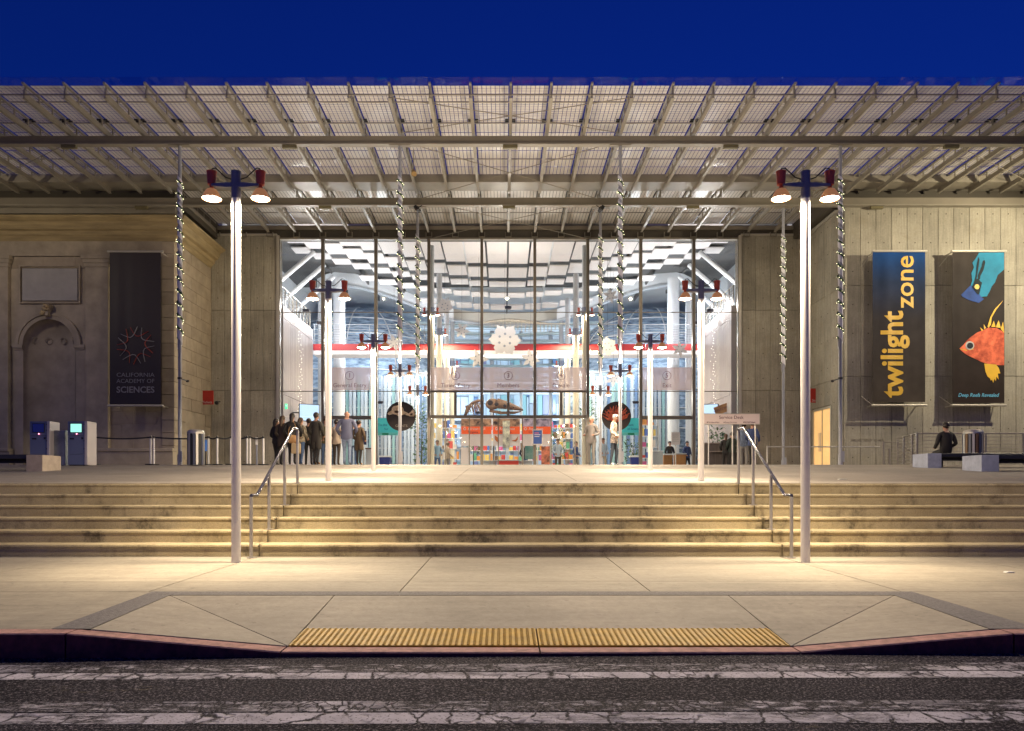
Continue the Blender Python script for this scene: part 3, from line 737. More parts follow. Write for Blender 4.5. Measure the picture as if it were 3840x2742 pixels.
def avenue_lamp(x, y, zb, ztop, label, hall=False, energy=300.0, group='lamps along the avenue', r=0.058):
    t = thing('street_lamp', label, 'lamp', (x, y, zb), group)
    h = ztop-zb
    part('pole', B().cyl((0, 0, 0), (0, 0, h-0.352), r, n=24), M_pole if not hall else mat('cream_pole', (0.75, 0.68, 0.52), 0.5), t, world=False, smooth=True)
    part('cap', B().cyl((0, 0, h-0.35), (0, 0, h-0.015), r*1.02, n=24).cyl((0, 0, h-0.015), (0, 0, h), r*1.08, n=24), M_cap, t, world=False, smooth=True)
    lamp_heads(t, h, hall=hall, r_pole=r, energy=energy)
    if hall: part('upper_column', B().cyl((0, 0, h+0.001), (0, 0, 12.3-zb), 0.15, n=20), mat('upper_column_grey', (0.42, 0.43, 0.45), 0.5), t, world=False, smooth=True)
    return t
LD = [9.465+5.0*i for i in range(9)]
XL, XR = XC-SP/2, XC+SP/2
side = {0: 'left', 1: 'right'}
E_OUT = [590, 640, 560]
lab3 = [('tall white lamp on the pavement in front of the steps, left of the handrail', 'tall white lamp on the pavement in front of the steps, right of the handrail'),
        ('white lamp with copper shades at the top of the steps, left of the avenue', 'white lamp with copper shades at the top of the steps, beside the service desk sign'),
        ('farther white plaza lamp left of the round skull sign', 'farther white plaza lamp right of the round coral sign')]
for q in range(3):
    for s, x in enumerate((XL, XR)):
        y = LD[q]; zb = z_walk(y) if q == 0 else z_plaza(y)
        avenue_lamp(x, y, zb-0.002, 4.96, lab3[q][s], energy=E_OUT[q])
# lamps on the two rows of canopy columns
def column_lamp(x, y, z, label):
    t = thing('column_lamp', label, 'lamp', (x, y, z-0.35), 'lamp pairs fixed to the canopy columns')
    part('bracket', B().cyl((0, 0, 0.12), (0, 0, 0.21), 0.066, n=16), M_cap, t, world=False)
    lamp_heads(t, 0.35, hall=False, energy=380.0)
column_lamp(XL, 24.47, 4.98, 'pair of red-topped lamps on the front canopy column beside the skull sign')
column_lamp(XR, 24.47, 4.98, 'pair of red-topped lamps on the front canopy column beside the coral sign')
column_lamp(XL, 29.47, 4.98, 'smaller looking pair of red-topped lamps on the rear canopy column left of centre')
column_lamp(XR, 29.47, 4.98, 'smaller looking pair of red-topped lamps on the rear canopy column right of centre')
nm = ['first', 'second', 'third', 'fourth']
for q in range(4):
    for s, x in enumerate((XL, XR)):
        y = 34.9 if q == 0 else LD[q+5]
        avenue_lamp(x, y, 1.708, 9.4, 'tall cream lamp inside the hall, %s one behind the glass in the %s row' % (nm[q], side[s]), hall=True, energy=620.0, group='tall lamps inside the hall', r=0.16)
# glass for the uplights added on the lamp caps to wash the canopy
M_upl = mat('added_uplight_glass', (0.8, 0.75, 0.6), 0.4, emit=(1.0, 0.8, 0.5), estr=1.0)

# ------------------------------------------------------------------ canopy columns with wraps and garlands
def canopy_column(x, y, z0, ztop, label, wrap=None, back=False):
    t = thing('canopy_column', label, 'column', (x, y, z0), 'slender columns that carry the canopy')
    h = ztop-z0
    part('shaft', B().cyl((0, 0, 0), (0, 0, h), 0.052, n=16), mat('column_paint', (0.33, 0.34, 0.38), 0.45), t, world=False, smooth=True)
    part('fin', B().box(-0.015, 0.015, 0.05, 0.11, 0.2, h-0.1), MT['column_paint'], t, world=False)
    part('base', B().cyl((0, 0, 0), (0, 0, 0.35), 0.075, n=16).box(-0.02, 0.1, -0.08, -0.055, 0.1, 0.45), MT['column_paint'], t, world=False)
    part('head_plate', B().box(-0.35, 0.35, -0.09, 0.09, h-0.03, h-0.004), M_beam, t, world=False)
    if wrap:
        w0, w1 = wrap[0]-z0, wrap[1]-z0; pitch = 0.44 if not back else 0.42; turns = (w1-w0)/pitch
        bb = B(); n = int(turns*14); R = 0.078; hw = pitch*0.34
        for i in range(n+1):
            a = 2*PI*i/14; z = w0+hw+(w1-w0-2*hw)*i/n
            for rr, dz in ((R, -hw), (R, hw), (R-0.006, hw), (R-0.006, -hw)): bb.v.append((-rr*math.cos(a), -rr*math.sin(a)*-1, z+dz))
        for i in range(n):
            p, q = i*4, i*4+4
            for u in range(4): v_ = (u+1) % 4; bb.face((p+u, p+v_, q+v_, q+u))
        part('fabric_wrap', bb, M_wrap, t, world=False)
        gp = []; n2 = int(turns*12); rnd = random.Random(int(x*10+y))
        for i in range(n2+1):
            a = 2*PI*i/12; gp.append((-0.083*math.cos(a), 0.083*math.sin(a), w0+hw+pitch/2+(w1-w0-2*hw-pitch/2)*i/n2))
        gl = part('garland', B().tube(gp, 0.030, 5), M_leafg, t, world=False)
        bl = B(); lf = B()
        for i in range(int(turns*8)):
            f = (i+rnd.random()*0.7)/(turns*8)*n2; j = min(int(f), n2-1); p = Vector(gp[j]).lerp(Vector(gp[j+1]), f-j)
            o = Vector((p.x, p.y, 0)).normalized()
            p = p+o*rnd.uniform(0.012, 0.045)+Vector((0, 0, rnd.uniform(-0.06, 0.03)))
            bl.ball(p, 0.0095, 6, 4)
            for u in range(2):
                c = p-o*0.03+Vector((rnd.uniform(-.02, .02), rnd.uniform(-.02, .02), rnd.uniform(-.03, .03))); d = Vector((rnd.uniform(-1, 1), rnd.uniform(-1, 1), rnd.uniform(-1, 1))).normalized()*0.03; e2 = d.orthogonal().normalized()*0.008
                lf.quad(c-d, c+e2, c+d, c-e2)
        part('fairy_lights', bl, M_bulb, gl, world=False, kind='stuff'); part('garland_leaves', lf, M_leafg, gl, world=False, kind='stuff')
    return t
w1, w2 = (Z(1310, 24.47), Z(655, 24.47)), (Z(1395, 29.47), Z(875, 29.47))
cl = ['at the corner of the old stone wing', 'left of centre beside the skull sign', 'right of centre beside the coral sign', 'at the corner of the right-hand concrete wall']
for j, u in enumerate((-1.5, -0.5, 0.5, 1.5)):
    canopy_column(XC+SP*u, 24.47, 1.70, 12.21, 'front canopy column in a white spiral wrap with fairy lights, '+cl[j], w1)
    canopy_column(XC+SP*u, 29.47, 1.70, 12.06, 'rear canopy column in a white spiral wrap with fairy lights, '+['before the left pier', 'left of centre', 'right of centre', 'before the right pier'][j], w2, True)
# loudspeaker-sized spotlight hung beside the second column
t = thing('canopy_spotlight', 'small orange spotlight hanging under the canopy beside the second front column', 'spotlight', (XL+0.33, 25.4, 11.75))
part('housing', B().cyl((0, 0, 0), (0.03, -0.10, -0.13), 0.075, 0.09, 12), mat('spot_housing', (0.35, 0.22, 0.08), 0.4), t, world=False)
part('stem', B().cyl((0, 0, 0), (0, 0, 0.75), 0.015, n=6), M_beam, t, world=False)

# ------------------------------------------------------------------ glass facade
gf = thing('glass_facade', 'tall glass curtain wall of the lit museum hall with thin bronze mullions', 'facade', (XC, YG, 1.70))
ZG = 12.29; z1_, z2_, zd = Z(1468, 34), Z(1172, 34), Z(1562, 34)
gx = [-10.32, XC-8.45, XC-6.035, XC-3.62, XC-1.207, XC+1.207, XC+3.62, XC+6.035, XC+8.45, 10.82]
for x in gx[1:-1]: part('mullion', B().box(x-0.065, x+0.065, YG-0.16, YG+0.06, 1.70, ZG), M_mull, gf)
for x in (gx[0]+0.09, gx[-1]-0.09): part('mullion', B().box(x-0.05, x+0.05, YG-0.10, YG+0.06, 1.70, ZG), M_mull, gf)
for i in range(9):
    a, c = gx[i]+0.07, gx[i+1]-0.07
    centre = 3 <= i <= 5
    lv = [1.70, zd, z1_, z2_, ZG]
    for u, (q0, q1) in enumerate(zip(lv, lv[1:])):
        part('pane', B().box(a, c, YG+0.0, YG+0.012, q0+0.012, q1-0.012), M_glass, gf)
    for z, r in ((z1_, 0.018), (z2_, 0.018)):
        if centre and z == z1_: part('transom', B().box(a, c, YG-0.06, YG+0.03, z-0.05, z+0.04), M_mull, gf)
        else: part('transom', B().box(a, c, YG-0.03, YG-0.002, z-r, z+r), M_mull, gf)
    if centre:
        part('transom', B().box(a, c, YG-0.08, YG+0.03, zd-0.09, zd+0.05), M_mull, gf)
        m = (a+c)/2; part('transom_post', B().box(m-0.06, m+0.06, YG-0.05, YG+0.03, zd+0.052, z1_-0.052), M_mull, gf)
        for xx in (a+0.3*(c-a), m+0.28*(c-a)):
            part('door_stile', B().box(xx-0.025, xx+0.025, YG-0.06, YG-0.005, 1.70, zd-0.092), M_mull, gf)
    if i in (1, 7): part('door_header', B().box(a, c, YG-0.12, YG+0.03, zd-0.06, zd+0.02).box(a, c, YG-0.14, YG+0.03, zd-0.14, zd-0.075), M_mull, gf)
zf0, zf1 = z1_+0.045, Z(1378, 34)
words_ = {1: ('1', 'General Entry'), 3: ('2', 'Timed Entry'), 4: ('3', 'Members'), 5: ('4', 'Presale'), 7: ('5', 'Exit')}
ordn = {1: 'numbered 1 in the left door bay', 3: 'numbered 2, left of the middle bay', 4: 'numbered 3 over the middle doors', 5: 'numbered 4, right of the middle bay', 7: 'numbered 5 in the right door bay'}
for i, (num, wd) in words_.items():
    a, c = gx[i]+0.07, gx[i+1]-0.07; m = (a+c)/2
    t = thing('frosted_sign', 'frosted entry sign on the glass '+ordn[i], 'sign', (m, YG-0.01, zf0), 'frosted entry signs on the glass')
    part('film', B().box(a, c, YG-0.010, YG-0.004, zf0, zf1), M_frost, t)
    text(num, 0.30, M_ink, t, (m, YG-0.016, Z(1409, 34)), 'numeral')
    part('ring', B().tube([(m+0.19*math.cos(q*PI/12), YG-0.016, Z(1409, 34)+0.19*math.sin(q*PI/12)) for q in range(25)], 0.012, 4), M_ink, t)
    text(wd, 0.27, M_ink, t, (m, YG-0.016, Z(1446, 34)))

# round signs on the glass
def round_sign(px, label, kind):
    x, z, r = X(px, 33.9), Z(1561, 33.9), 0.672
    t = thing('round_sign', label, 'sign', (x, YG-0.05, z))
    part('disc', B().cyl((x, YG-0.05, z), (x, YG-0.035, z), r, n=48), mat('sign_charcoal', (0.022, 0.014, 0.012), 0.5), t)
    rnd = random.Random(3)
    if kind == 'skull':
        mA = mat('bone_print', (0.50, 0.33, 0.18), 0.6, vary=(9, 0.5), two=(0.7, 0.55, 0.4)); mB = mat('bone_shadow_print', (0.05, 0.02, 0.012), 0.6)
        def pol(pts, m, nm_, d): part(nm_, B().prism([(x+a*r, z+c*r) for a, c in pts][::-1], YG-0.05-d, YG-0.0505), m, t)
        pol([(-.93,.16),(-.80,.30),(-.62,.42),(-.62,.55),(-.5,.68),(-.2,.74),(.05,.66),(.18,.5),(.2,.36),(.36,.28),(.52,.18),(.66,.3),(.8,.46),(.9,.40),(.95,.1),(.86,-.02),(.6,.0),(.42,.06),(.2,.14),(-.02,.02),(-.18,.0),(-.3,.1),(-.55,.15),(-.8,.08)], mA, 'printed_skull', 0.004)
        pol([(-.45,.34),(-.3,.4),(-.15,.36),(-.12,.26),(-.28,.2),(-.42,.24)], mB, 'printed_eye_socket', 0.006)
        pol([(.62,.14),(.74,.22),(.82,.16),(.76,.06),(.64,.06)], mB, 'printed_eye_socket', 0.006)
        text('GIANTS', 0.16, mat('print_grey', (0.3, 0.26, 0.22), 0.6), t, (x+0.02, YG-0.053, z-0.44))
    else:
        mA = mat('coral_print', (0.40, 0.045, 0.02), 0.6, vary=(10, 0.6), two=(0.55, 0.12, 0.06))
        for j in range(13):
            a = PI*(0.02+0.96*j/12); p0 = Vector((x-0.1, 0, z-0.25)); l = r*(0.82+0.14*rnd.random())
            p1 = Vector((x+l*math.cos(a)*0.98, 0, z+l*math.sin(a)*0.85-0.02)); pts = [p0.lerp(p1, s_)+Vector((rnd.uniform(-.035, .035), 0, rnd.uniform(-.035, .035))) for s_ in (0, .3, .55, .8, 1)]
            part('printed_coral', B().tube([(p.x, YG-0.0505, p.z) for p in pts], [0.07, 0.06, 0.05, 0.04, 0.015], 5), mA, t)
            for q in (1, 2, 3):
                pq = pts[q]; d = Vector((rnd.uniform(-.14, .14), 0, rnd.uniform(.02, .15)))
                if ((pq+d).x-x)**2+((pq+d).z-z)**2 < (r*.95)**2: part('printed_coral', B().tube([(pq.x, YG-0.0505, pq.z), (pq.x+d.x, YG-0.0505, pq.z+d.z)], [0.035, 0.012], 4), mA, t)
round_sign(1503, 'round dark sign with a skull picture on the glass left of the doors', 'skull')
round_sign(2312, 'round dark sign with red coral on the glass right of the doors', 'coral')

# ------------------------------------------------------------------ handrails on the steps
def handrail(s, label):
    xr = -3.40 if s < 0 else 3.86
    def px_(D, p): return X(p, D)
    t = thing('handrail', label, 'handrail', (xr, 9.98, z_walk(9.98)))
    xb = X(943 if s < 0 else 2967, 9.98); xt = X(1116 if s < 0 else 2769, 12.17)
    x = (xb+xt)/2
    posts = [(9.97, z_walk(9.97), Z(1480+0, 9.97)), (10.14+0.376*1+0.2, RH*2, None), (10.14+0.376*3+0.2, RH*4, None), (12.17, 1.01, None)]
    zl = lambda y: 0.0
    y0, y1 = 10.20, 11.93
    h0, h1 = Z(1858, 9.97), Z(1615, 12.17)+0.02
    for i, (y, z, _) in enumerate(posts):
        xx = xb+(xt-xb)*(y-9.97)/2.2
        ztop = h0 if i == 0 else (h1 if i == 3 else h0+(h1-h0)*(y-y0)/(y1-y0))
        part('post', B().cyl((xx, y, z), (xx, y, ztop-0.02), 0.0235, n=14), M_stain, t, smooth=True)
        part('foot_plate', B().cyl((xx, y, z+0.001), (xx, y, z+0.012), 0.062, n=18), M_stain, t)
    f = lambda y: xb+(xt-xb)*(y-9.97)/2.2
    part('rail', B().tube([(f(9.97), 9.97, h0-0.045), (f(9.97), 9.97, h0), (f(y0), y0, h0), (f(y0+0.02), y0+0.02, h0+0.01), (f(y1), y1, h1), (f(y1+0.03), y1+0.03, h1), (f(12.17), 12.17, h1), (f(12.17), 12.17, h1-0.05)], 0.0225, 10), M_rail, t, smooth=True)
handrail(-1, 'stainless handrail down the steps beside the left pavement lamp')
handrail(1, 'stainless handrail down the steps beside the right pavement lamp')

# ------------------------------------------------------------------ banners
def cloth(x0, x1, z0, z1, y, seed, nx=60, nz=30, amp=0.02):
    bb = B(); r = random.Random(seed); ph = [(r.uniform(7, 26), r.uniform(0, 6), r.uniform(0.2, 1)) for _ in range(6)]
    def dy(u, v):
        s_ = sum(a*math.sin(f*u+p+0.7*math.sin(3*v+p)) for f, p, a in ph)/3
        return y+amp*s_*(0.35+0.65*math.sin(PI*min(1, max(0, v)))**0.5)
    for j in range(nz+1):
        for i in range(nx+1):
            u, v = i/nx, j/nz; bb.v.append((x0+(x1-x0)*u, dy(u, v), z0+(z1-z0)*v))
    for j in range(nz):
        for i in range(nx): q = j*(nx+1)+i; bb.face((q, q+1, q+nx+2, q+nx+1))
    return bb, dy
def drape(o, x0, x1, z0, z1, dy, d):
    """lay a flat print mesh (in world x,z) on the cloth"""
    for v in o.data.vertices:
        p = o.matrix_basis @ v.co
    return o
def banner(px, bars, cl_, y, yw, label, m, seed, amp, braces=True):
    (bx0, bx1), (by0, by1, bz0, bz1) = (bars[0], bars[1]), bars[2:]
    t = thing('banner', label, 'banner', (X((bx0+bx1)/2, y), y, Z(bz1, y)))
    for a, c, nm_ in ((by0, by1, 'rod'), (bz0, bz1, 'rod')):
        o = part('rod', B().cyl((X(bx0, y), y, Z((a+c)/2, y)), (X(bx1, y), y, Z((a+c)/2, y)), 0.045, n=12), M_trim, t, smooth=True)
        for xx in (X(bx0, y)+0.12, X(bx1, y)-0.12): part('bracket', B().cyl((xx, y, Z((a+c)/2, y)), (xx, yw, Z((a+c)/2, y)), 0.02, n=8), M_trim, t)
        part('brace', B().cyl((X(bx1 if y < 29.2 and False else bx0, y)+0.03, y, Z((a+c)/2, y)), (X(bx0, y)-0.12, yw, Z((a+c)/2, y)+(0.42 if a > 1400 else -0.42)), 0.012, n=6), M_trim, t)
    x0, x1, z0, z1 = X(cl_[0], y), X(cl_[1], y), Z(cl_[3], y), Z(cl_[2], y)
    bb, dy = cloth(x0, x1, z0, z1, y, seed, amp=amp)
    c = part('cloth', bb, m, t, smooth=True)
    return t, c, dy, (x0, x1, z0, z1)
# printed gradient on the first banner
def m_print(name, zlo, zhi, stops):
    m = bpy.data.materials.new(name); m.use_nodes = True; tt = m.node_tree; b_ = tt.nodes['Principled BSDF']; b_.inputs['Roughness'].default_value = 0.75; b_.inputs['Specular IOR Level'].default_value = 0.15
    tc = tt.nodes.new('ShaderNodeTexCoord'); sp = tt.nodes.new('ShaderNodeSeparateXYZ'); tt.links.new(tc.outputs['Generated'], sp.inputs[0])
    c = ramp(tt, sp.outputs[2], stops); c = mix(tt, 1, c, ramp(tt, noise(tt, 1.5, 4), [(0.3, 0.8), (0.7, 1.15)]), 'MULTIPLY')
    tt.links.new(c, b_.inputs['Base Color']); return m
M_ban1 = m_print('printed_banner_blue', 0, 1, [(0.0, (0.060, 0.048, 0.040)), (0.55, (0.035, 0.031, 0.034)), (0.8, (0.018, 0.032, 0.075)), (1.0, (0.008, 0.055, 0.20))])
M_ban2 = m_print('printed_banner_dark', 0, 1, [(0.0, (0.026, 0.018, 0.016)), (0.7, (0.034, 0.029, 0.027)), (1.0, (0.045, 0.038, 0.034))])
M_ban3 = mat('black_banner_cloth', (0.028, 0.02, 0.018), 0.55)
M_yel = mat('banner_yellow', (0.66, 0.40, 0.03), 0.5, vary=(2.0, 0.12))
YB1 = 28.9
t1, c1, dy1, r1_ = banner(0, (3270, 3476, 937, 947, 1515, 1525), (3272, 3469, 945, 1508), YB1, YF, 'tall banner reading twilight zone in yellow on the right-hand concrete wall', M_ban1, 5, 0.02)
def bend(o, rect, dy, d):
    """push lettering vertices onto the cloth's folds"""
    mw = o.matrix_basis.copy(); x0, x1, z0, z1 = rect; inv = mw.inverted(); off = Vector((0,0,0)); p = o.parent
    while p: off = off+Vector(p.location); p = p.parent
    ym = sum((mw @ v.co + off).y for v in o.data.vertices)/max(1, len(o.data.vertices))
    for v in o.data.vertices:
        q = mw @ v.co + off; u, vv = (q.x-x0)/(x1-x0), (q.z-z0)/(z1-z0); q.y = dy(u, vv)-d-(0.003 if q.y < ym else 0)
        v.co = inv @ (q-off)
    o.data.update()
def subdiv(o, n=1):
    bm = bmesh.new(); bm.from_mesh(o.data); bmesh.ops.triangulate(bm, faces=bm.faces)
    for _ in range(n):
        es = [e for e in bm.edges if e.calc_length() > 0.055]
        if es: bmesh.ops.subdivide_edges(bm, edges=es, cuts=1)
    bm.to_mesh(o.data); bm.free()
o = text('twilight', 1.18, M_yel, c1, (X(3383, YB1)-0.36, YB1-0.02, Z(1329, YB1)), rot=(PI/2, -PI/2, 0), bold=0.030, width=3.37); subdiv(o, 5); bend(o, r1_, dy1, 0.012)
o = text('zone', 1.04, M_yel, c1, (X(3397, YB1)-0.03, YB1-0.02, Z(1057, YB1)), rot=(PI/2, -PI/2, 0), bold=0.012, width=2.03); subdiv(o, 5); bend(o, r1_, dy1, 0.012)
t2, c2, dy2, r2_ = banner(0, (3567, 3773, 937, 947, 1515, 1525), (3572, 3766, 945, 1512), YB1, YF, 'tall banner with a red fish and a diver on the right-hand concrete wall', M_ban2, 9, 0.022)
def zp(a, c): return (X(3240+0.3879*a, YB1), Z(920+0.3879*c, YB1))
def pr(nm_, pts, m, d, par=c2, rect=r2_, dy=dy2, y=YB1, f=zp):
    bb = B(); bb.prism([f(a, c) for a, c in pts], y-0.02, y-0.017)
    o = part(nm_, bb, m, par); subdiv(o, 5); bend(o, rect, dy, 0.008+1.8*d); o.data.polygons.foreach_set('use_smooth', [True]*len(o.data.polygons)); o.data.set_sharp_from_angle(angle=0.7); return o
M_cyan = mat('print_cyan', (0.012, 0.19, 0.32), 0.8, vary=(1.2, 0.25)); M_bluep = mat('print_deep_blue', (0.02, 0.06, 0.24), 0.8, vary=(3, 0.3))
M_fish = mat('print_fish_red', (0.40, 0.045, 0.022), 0.8, vary=(3.5, 0.4), two=(0.60, 0.13, 0.06)); M_sil = mat('print_silhouette', (0.012, 0.02, 0.025), 0.9)
pr('printed_water', [(1110,72),(1075,130),(1045,170),(1060,215),(1035,270),(1045,340),(1030,385),(1090,430),(1130,500),(1185,495),(1215,440),(1230,400),(1265,360),(1290,290),(1350,235),(1350,72)], M_cyan, 0.004)
pr('printed_water', [(1030,388),(935,480),(945,500),(1040,540),(1105,560),(1160,520),(1130,500),(1090,430)], M_bluep, 0.005)
for pts in ([(1062,345),(1100,320),(1120,352),(1138,362),(1122,420),(1110,470),(1096,482),(1060,440),(1040,405)], [(1062,345),(1080,335),(1096,250),(1112,140),(1100,118),(1086,190),(1078,280)],
            [(1096,335),(1118,330),(1120,300),(1150,245),(1168,170),(1162,146),(1146,150),(1134,205),(1108,262),(1096,290)]): pr('printed_diver', pts, M_sil, 0.012)
pr('printed_lamp', [(1085+24*math.cos(q*PI/6), 405+24*math.sin(q*PI/6)) for q in range(12)], M_yel, 0.018)
pr('printed_fish', [(918,1000),(930,1018),(975,1050),(1050,1090),(1140,1130),(1200,1150),(1290,1160),(1350,1160),(1350,845),(1280,800),(1200,798),(1150,822),(1090,845),(1040,880),(1000,915),(960,960)], M_fish, 0.005)
for pts in ([(1120,795),(1150,820),(1135,830)], [(1155,765),(1178,800),(1160,815)], [(1190,785),(1215,700),(1260,620),(1340,535),(1275,625),(1232,700),(1222,770),(1200,800)], [(1252,730),(1270,790),(1225,790)], [(1298,728),(1318,800),(1270,795)], [(1340,740),(1350,850),(1315,810)]):
    pr('printed_fin', pts, M_yel, 0.008)
pr('printed_fin', [(1160,1145),(1170,1220),(1190,1270),(1215,1290),(1222,1310),(1232,1300),(1246,1332),(1258,1290),(1272,1315),(1276,1270),(1298,1300),(1290,1240),(1312,1240),(1300,1190),(1275,1155)], M_yel, 0.008)
pr('printed_eye', [(1018+42*math.cos(q*PI/8), 970+42*math.sin(q*PI/8)) for q in range(16)], mat('print_eye_white', (0.45, 0.45, 0.42), 0.4), 0.012)
pr('printed_eye', [(1020+29*math.cos(q*PI/8), 972+29*math.sin(q*PI/8)) for q in range(16)], mat('print_pupil', (0.01, 0.015, 0.02), 0.3), 0.018)
pr('printed_mouth', [(920,1000),(990,1012),(1050,1000),(1055,1008),(990,1022),(925,1008)], M_yel, 0.008)
o = text('Deep Reefs Revealed', 0.2, mat('print_light_blue', (0.12, 0.42, 0.62), 0.5), c2, (*zp(1103, 1450)[:1], YB1-0.02, zp(1103, 1450)[1]), shear=0.25, bold=0.003, width=1.59); bend(o, r2_, dy2, 0.008)
# dark banner on the stone wing
YB3 = 29.5
t3, c3, dy3, r3_ = banner(0, (403, 612, 939, 948, 1516, 1527), (411, 603, 946, 1517), YB3, YS, 'tall black banner with a branching star emblem on the old stone wing', M_ban3, 2, 0.008)
M_gr = mat('print_silver', (0.26, 0.25, 0.26), 0.5); M_rd = mat('print_rust', (0.32, 0.05, 0.03), 0.5); M_ol = mat('print_olive', (0.045, 0.04, 0.022), 0.5)
ex_, ez_ = X(509, YB3), Z(1296, YB3); R_ = 72*YB3/F
for kq in range(10):
    a0 = 2*PI*kq/10+0.31
    for sgn, m in ((1, (M_gr, M_rd)[kq % 2]),):
        pts = []
        for rr, da in ((0.99, -0.10), (0.80, -0.02), (0.62, 0.10), (0.50, 0.34), (0.50, 0.60), (0.66, 0.80), (0.98, 0.92)):
            a = a0+sgn*da; pts.append((ex_+R_*rr*math.cos(a), YB3-0.018, ez_+R_*rr*math.sin(a)))
        part('emblem_branch', B().tube(pts, [0.014, .017, .018, .018, .018, .015, .010], 5), m, c3)
    for da in (0.18, -0.2):
        a = a0+da; part('emblem_branch', B().tube([(ex_+R_*0.72*math.cos(a0), YB3-0.018, ez_+R_*0.72*math.sin(a0)), (ex_+R_*0.94*math.cos(a), YB3-0.018, ez_+R_*0.94*math.sin(a))], 0.009, 4), M_ol, c3)
for s_, py, h, b_ in (('CALIFORNIA', 1407, 0.20, 0.0), ('ACADEMY OF', 1430, 0.20, 0.0), ('SCIENCES', 1463, 0.30, 0.006)):
    text(s_, h*1.15, M_gr, c3, (X(509, YB3), YB3-0.022, Z(py, YB3)), width=142*YB3/F, bold=b_)

# ------------------------------------------------------------------ floodlights: the banner one follows from its shadows, the others are added
def flood(loc, target, energy, col, label, spot=100, blend=0.6, size=0.10, grp=None, on=True):
    t = thing('floodlight', label, 'floodlight', loc, grp)
    d = (Vector(target)-Vector(loc)).normalized(); q = d.to_track_quat('-Z', 'Y').to_euler()
    h = part('housing', B().box(-0.14, 0.14, -0.10, 0.10, 0.0, 0.12), M_dark, t, world=False, bevel=0.01); h.rotation_euler = q
    y = part('yoke', B().cyl((0, 0, 0.10), (0, 0, 0.30), 0.015, n=6), M_dark, t, world=False); y.rotation_euler = q
    light('flood_light', 'SPOT', Vector((0, 0, 0))+d*0.03, energy, col, t, q, size=size, spot=spot, blend=blend)
    return t
flood((20.7, 23.5, 10.35), (16.6, 29.5, 4.6), 2300, (1.0, 0.86, 0.60), 'floodlight on the canopy column that lights the right-hand banners', 158, 0.5, 0.05)
flood((-20.5, 24.2, 10.6), (-18.0, 29.5, 9.2), 230, (1.0, 0.84, 0.60), 'added floodlight on the canopy that grazes the old stone cornice', 120, 0.5, 0.05)
flood((XL, 28.9, 11.75), (-13.3, 32.3, 6.0), 900, (1.0, 0.82, 0.55), 'small added floodlight under the rear beam aimed at the left return wall', 84, 0.9, 0.05)
flood((XR, 28.9, 11.75), (13.5, 32.3, 6.0), 700, (1.0, 0.84, 0.58), 'small added floodlight under the rear beam aimed at the right return wall', 84, 0.9, 0.05)
canopy_column(XC+SP*2.9, 24.47, 1.70, 12.21, 'front canopy column that carries the banner floodlight beyond the right edge of view')
# washers added at the front beam boxes to brighten the facade
for j, e_ in ((-1, 420), (0, 420), (1, 520), (2, 300)):
    light('added_washer', 'SPOT', Vector((XC+SP*j, 24.35, 12.06))-Vector(cp.location), e_, (1, 0.82, 0.56), cp, (math.radians(42), 0, 0), size=0.06, spot=104, blend=0.7)
    light('added_washer', 'SPOT', Vector((XC+SP*j, 24.30, 12.06))-Vector(cp.location), e_*0.35, (1, 0.82, 0.56), cp, (math.radians(-25), 0, 0), size=0.06, spot=150, blend=0.7)
# uplights added on top of the exterior lamps to brighten the canopy
for o in [o for o in C.objects if o.name.startswith('street_lamp') and o.get('group') == 'lamps along the avenue']:
    h = 4.96-o.location.z
    e_ = 620 if o.location.y < 12 else 560
    light('added_uplight', 'SPOT', (0, 0, h+0.02), e_, (1.0, 0.84, 0.66), o, (PI, 0, 0), size=0.05, spot=165, blend=0.8)
for x in (XC-1.5*SP, XC+1.5*SP):  # lamps added behind the outer columns to brighten the canopy's sides
    t = thing('added_column_uplight', 'small ring of added uplights under the fabric wrap on the outer canopy column, %s' % ('left' if x < 0 else 'right'), 'added_uplight', (x, 24.47, 4.55), 'added uplights on the outer columns')
    part('ring', B().cyl((0, 0, -0.03), (0, 0, 0.03), 0.072, n=16), M_dark, t, world=False)
    part('arm', B().box(-0.012, 0.012, 0.06, 0.58, -0.015, 0.015).cyl((0, 0.60, -0.04), (0, 0.60, 0.03), 0.05, n=12), M_dark, t, world=False)
    light('added_uplight', 'SPOT', (0, 0.60, 0.08), 200 if x < 0 else 240, (1.0, 0.84, 0.66), t, (PI, 0, 0), size=0.05, spot=168, blend=0.8)
for o in [o for o in C.objects if o.name.startswith('column_lamp')]:  # a lamp added above each pair to light the canopy from below
    light('added_uplight', 'SPOT', (0, -0.12, 0.42), 240, (1.0, 0.84, 0.66), o, (PI, 0, 0), size=0.05, spot=165, blend=0.8)

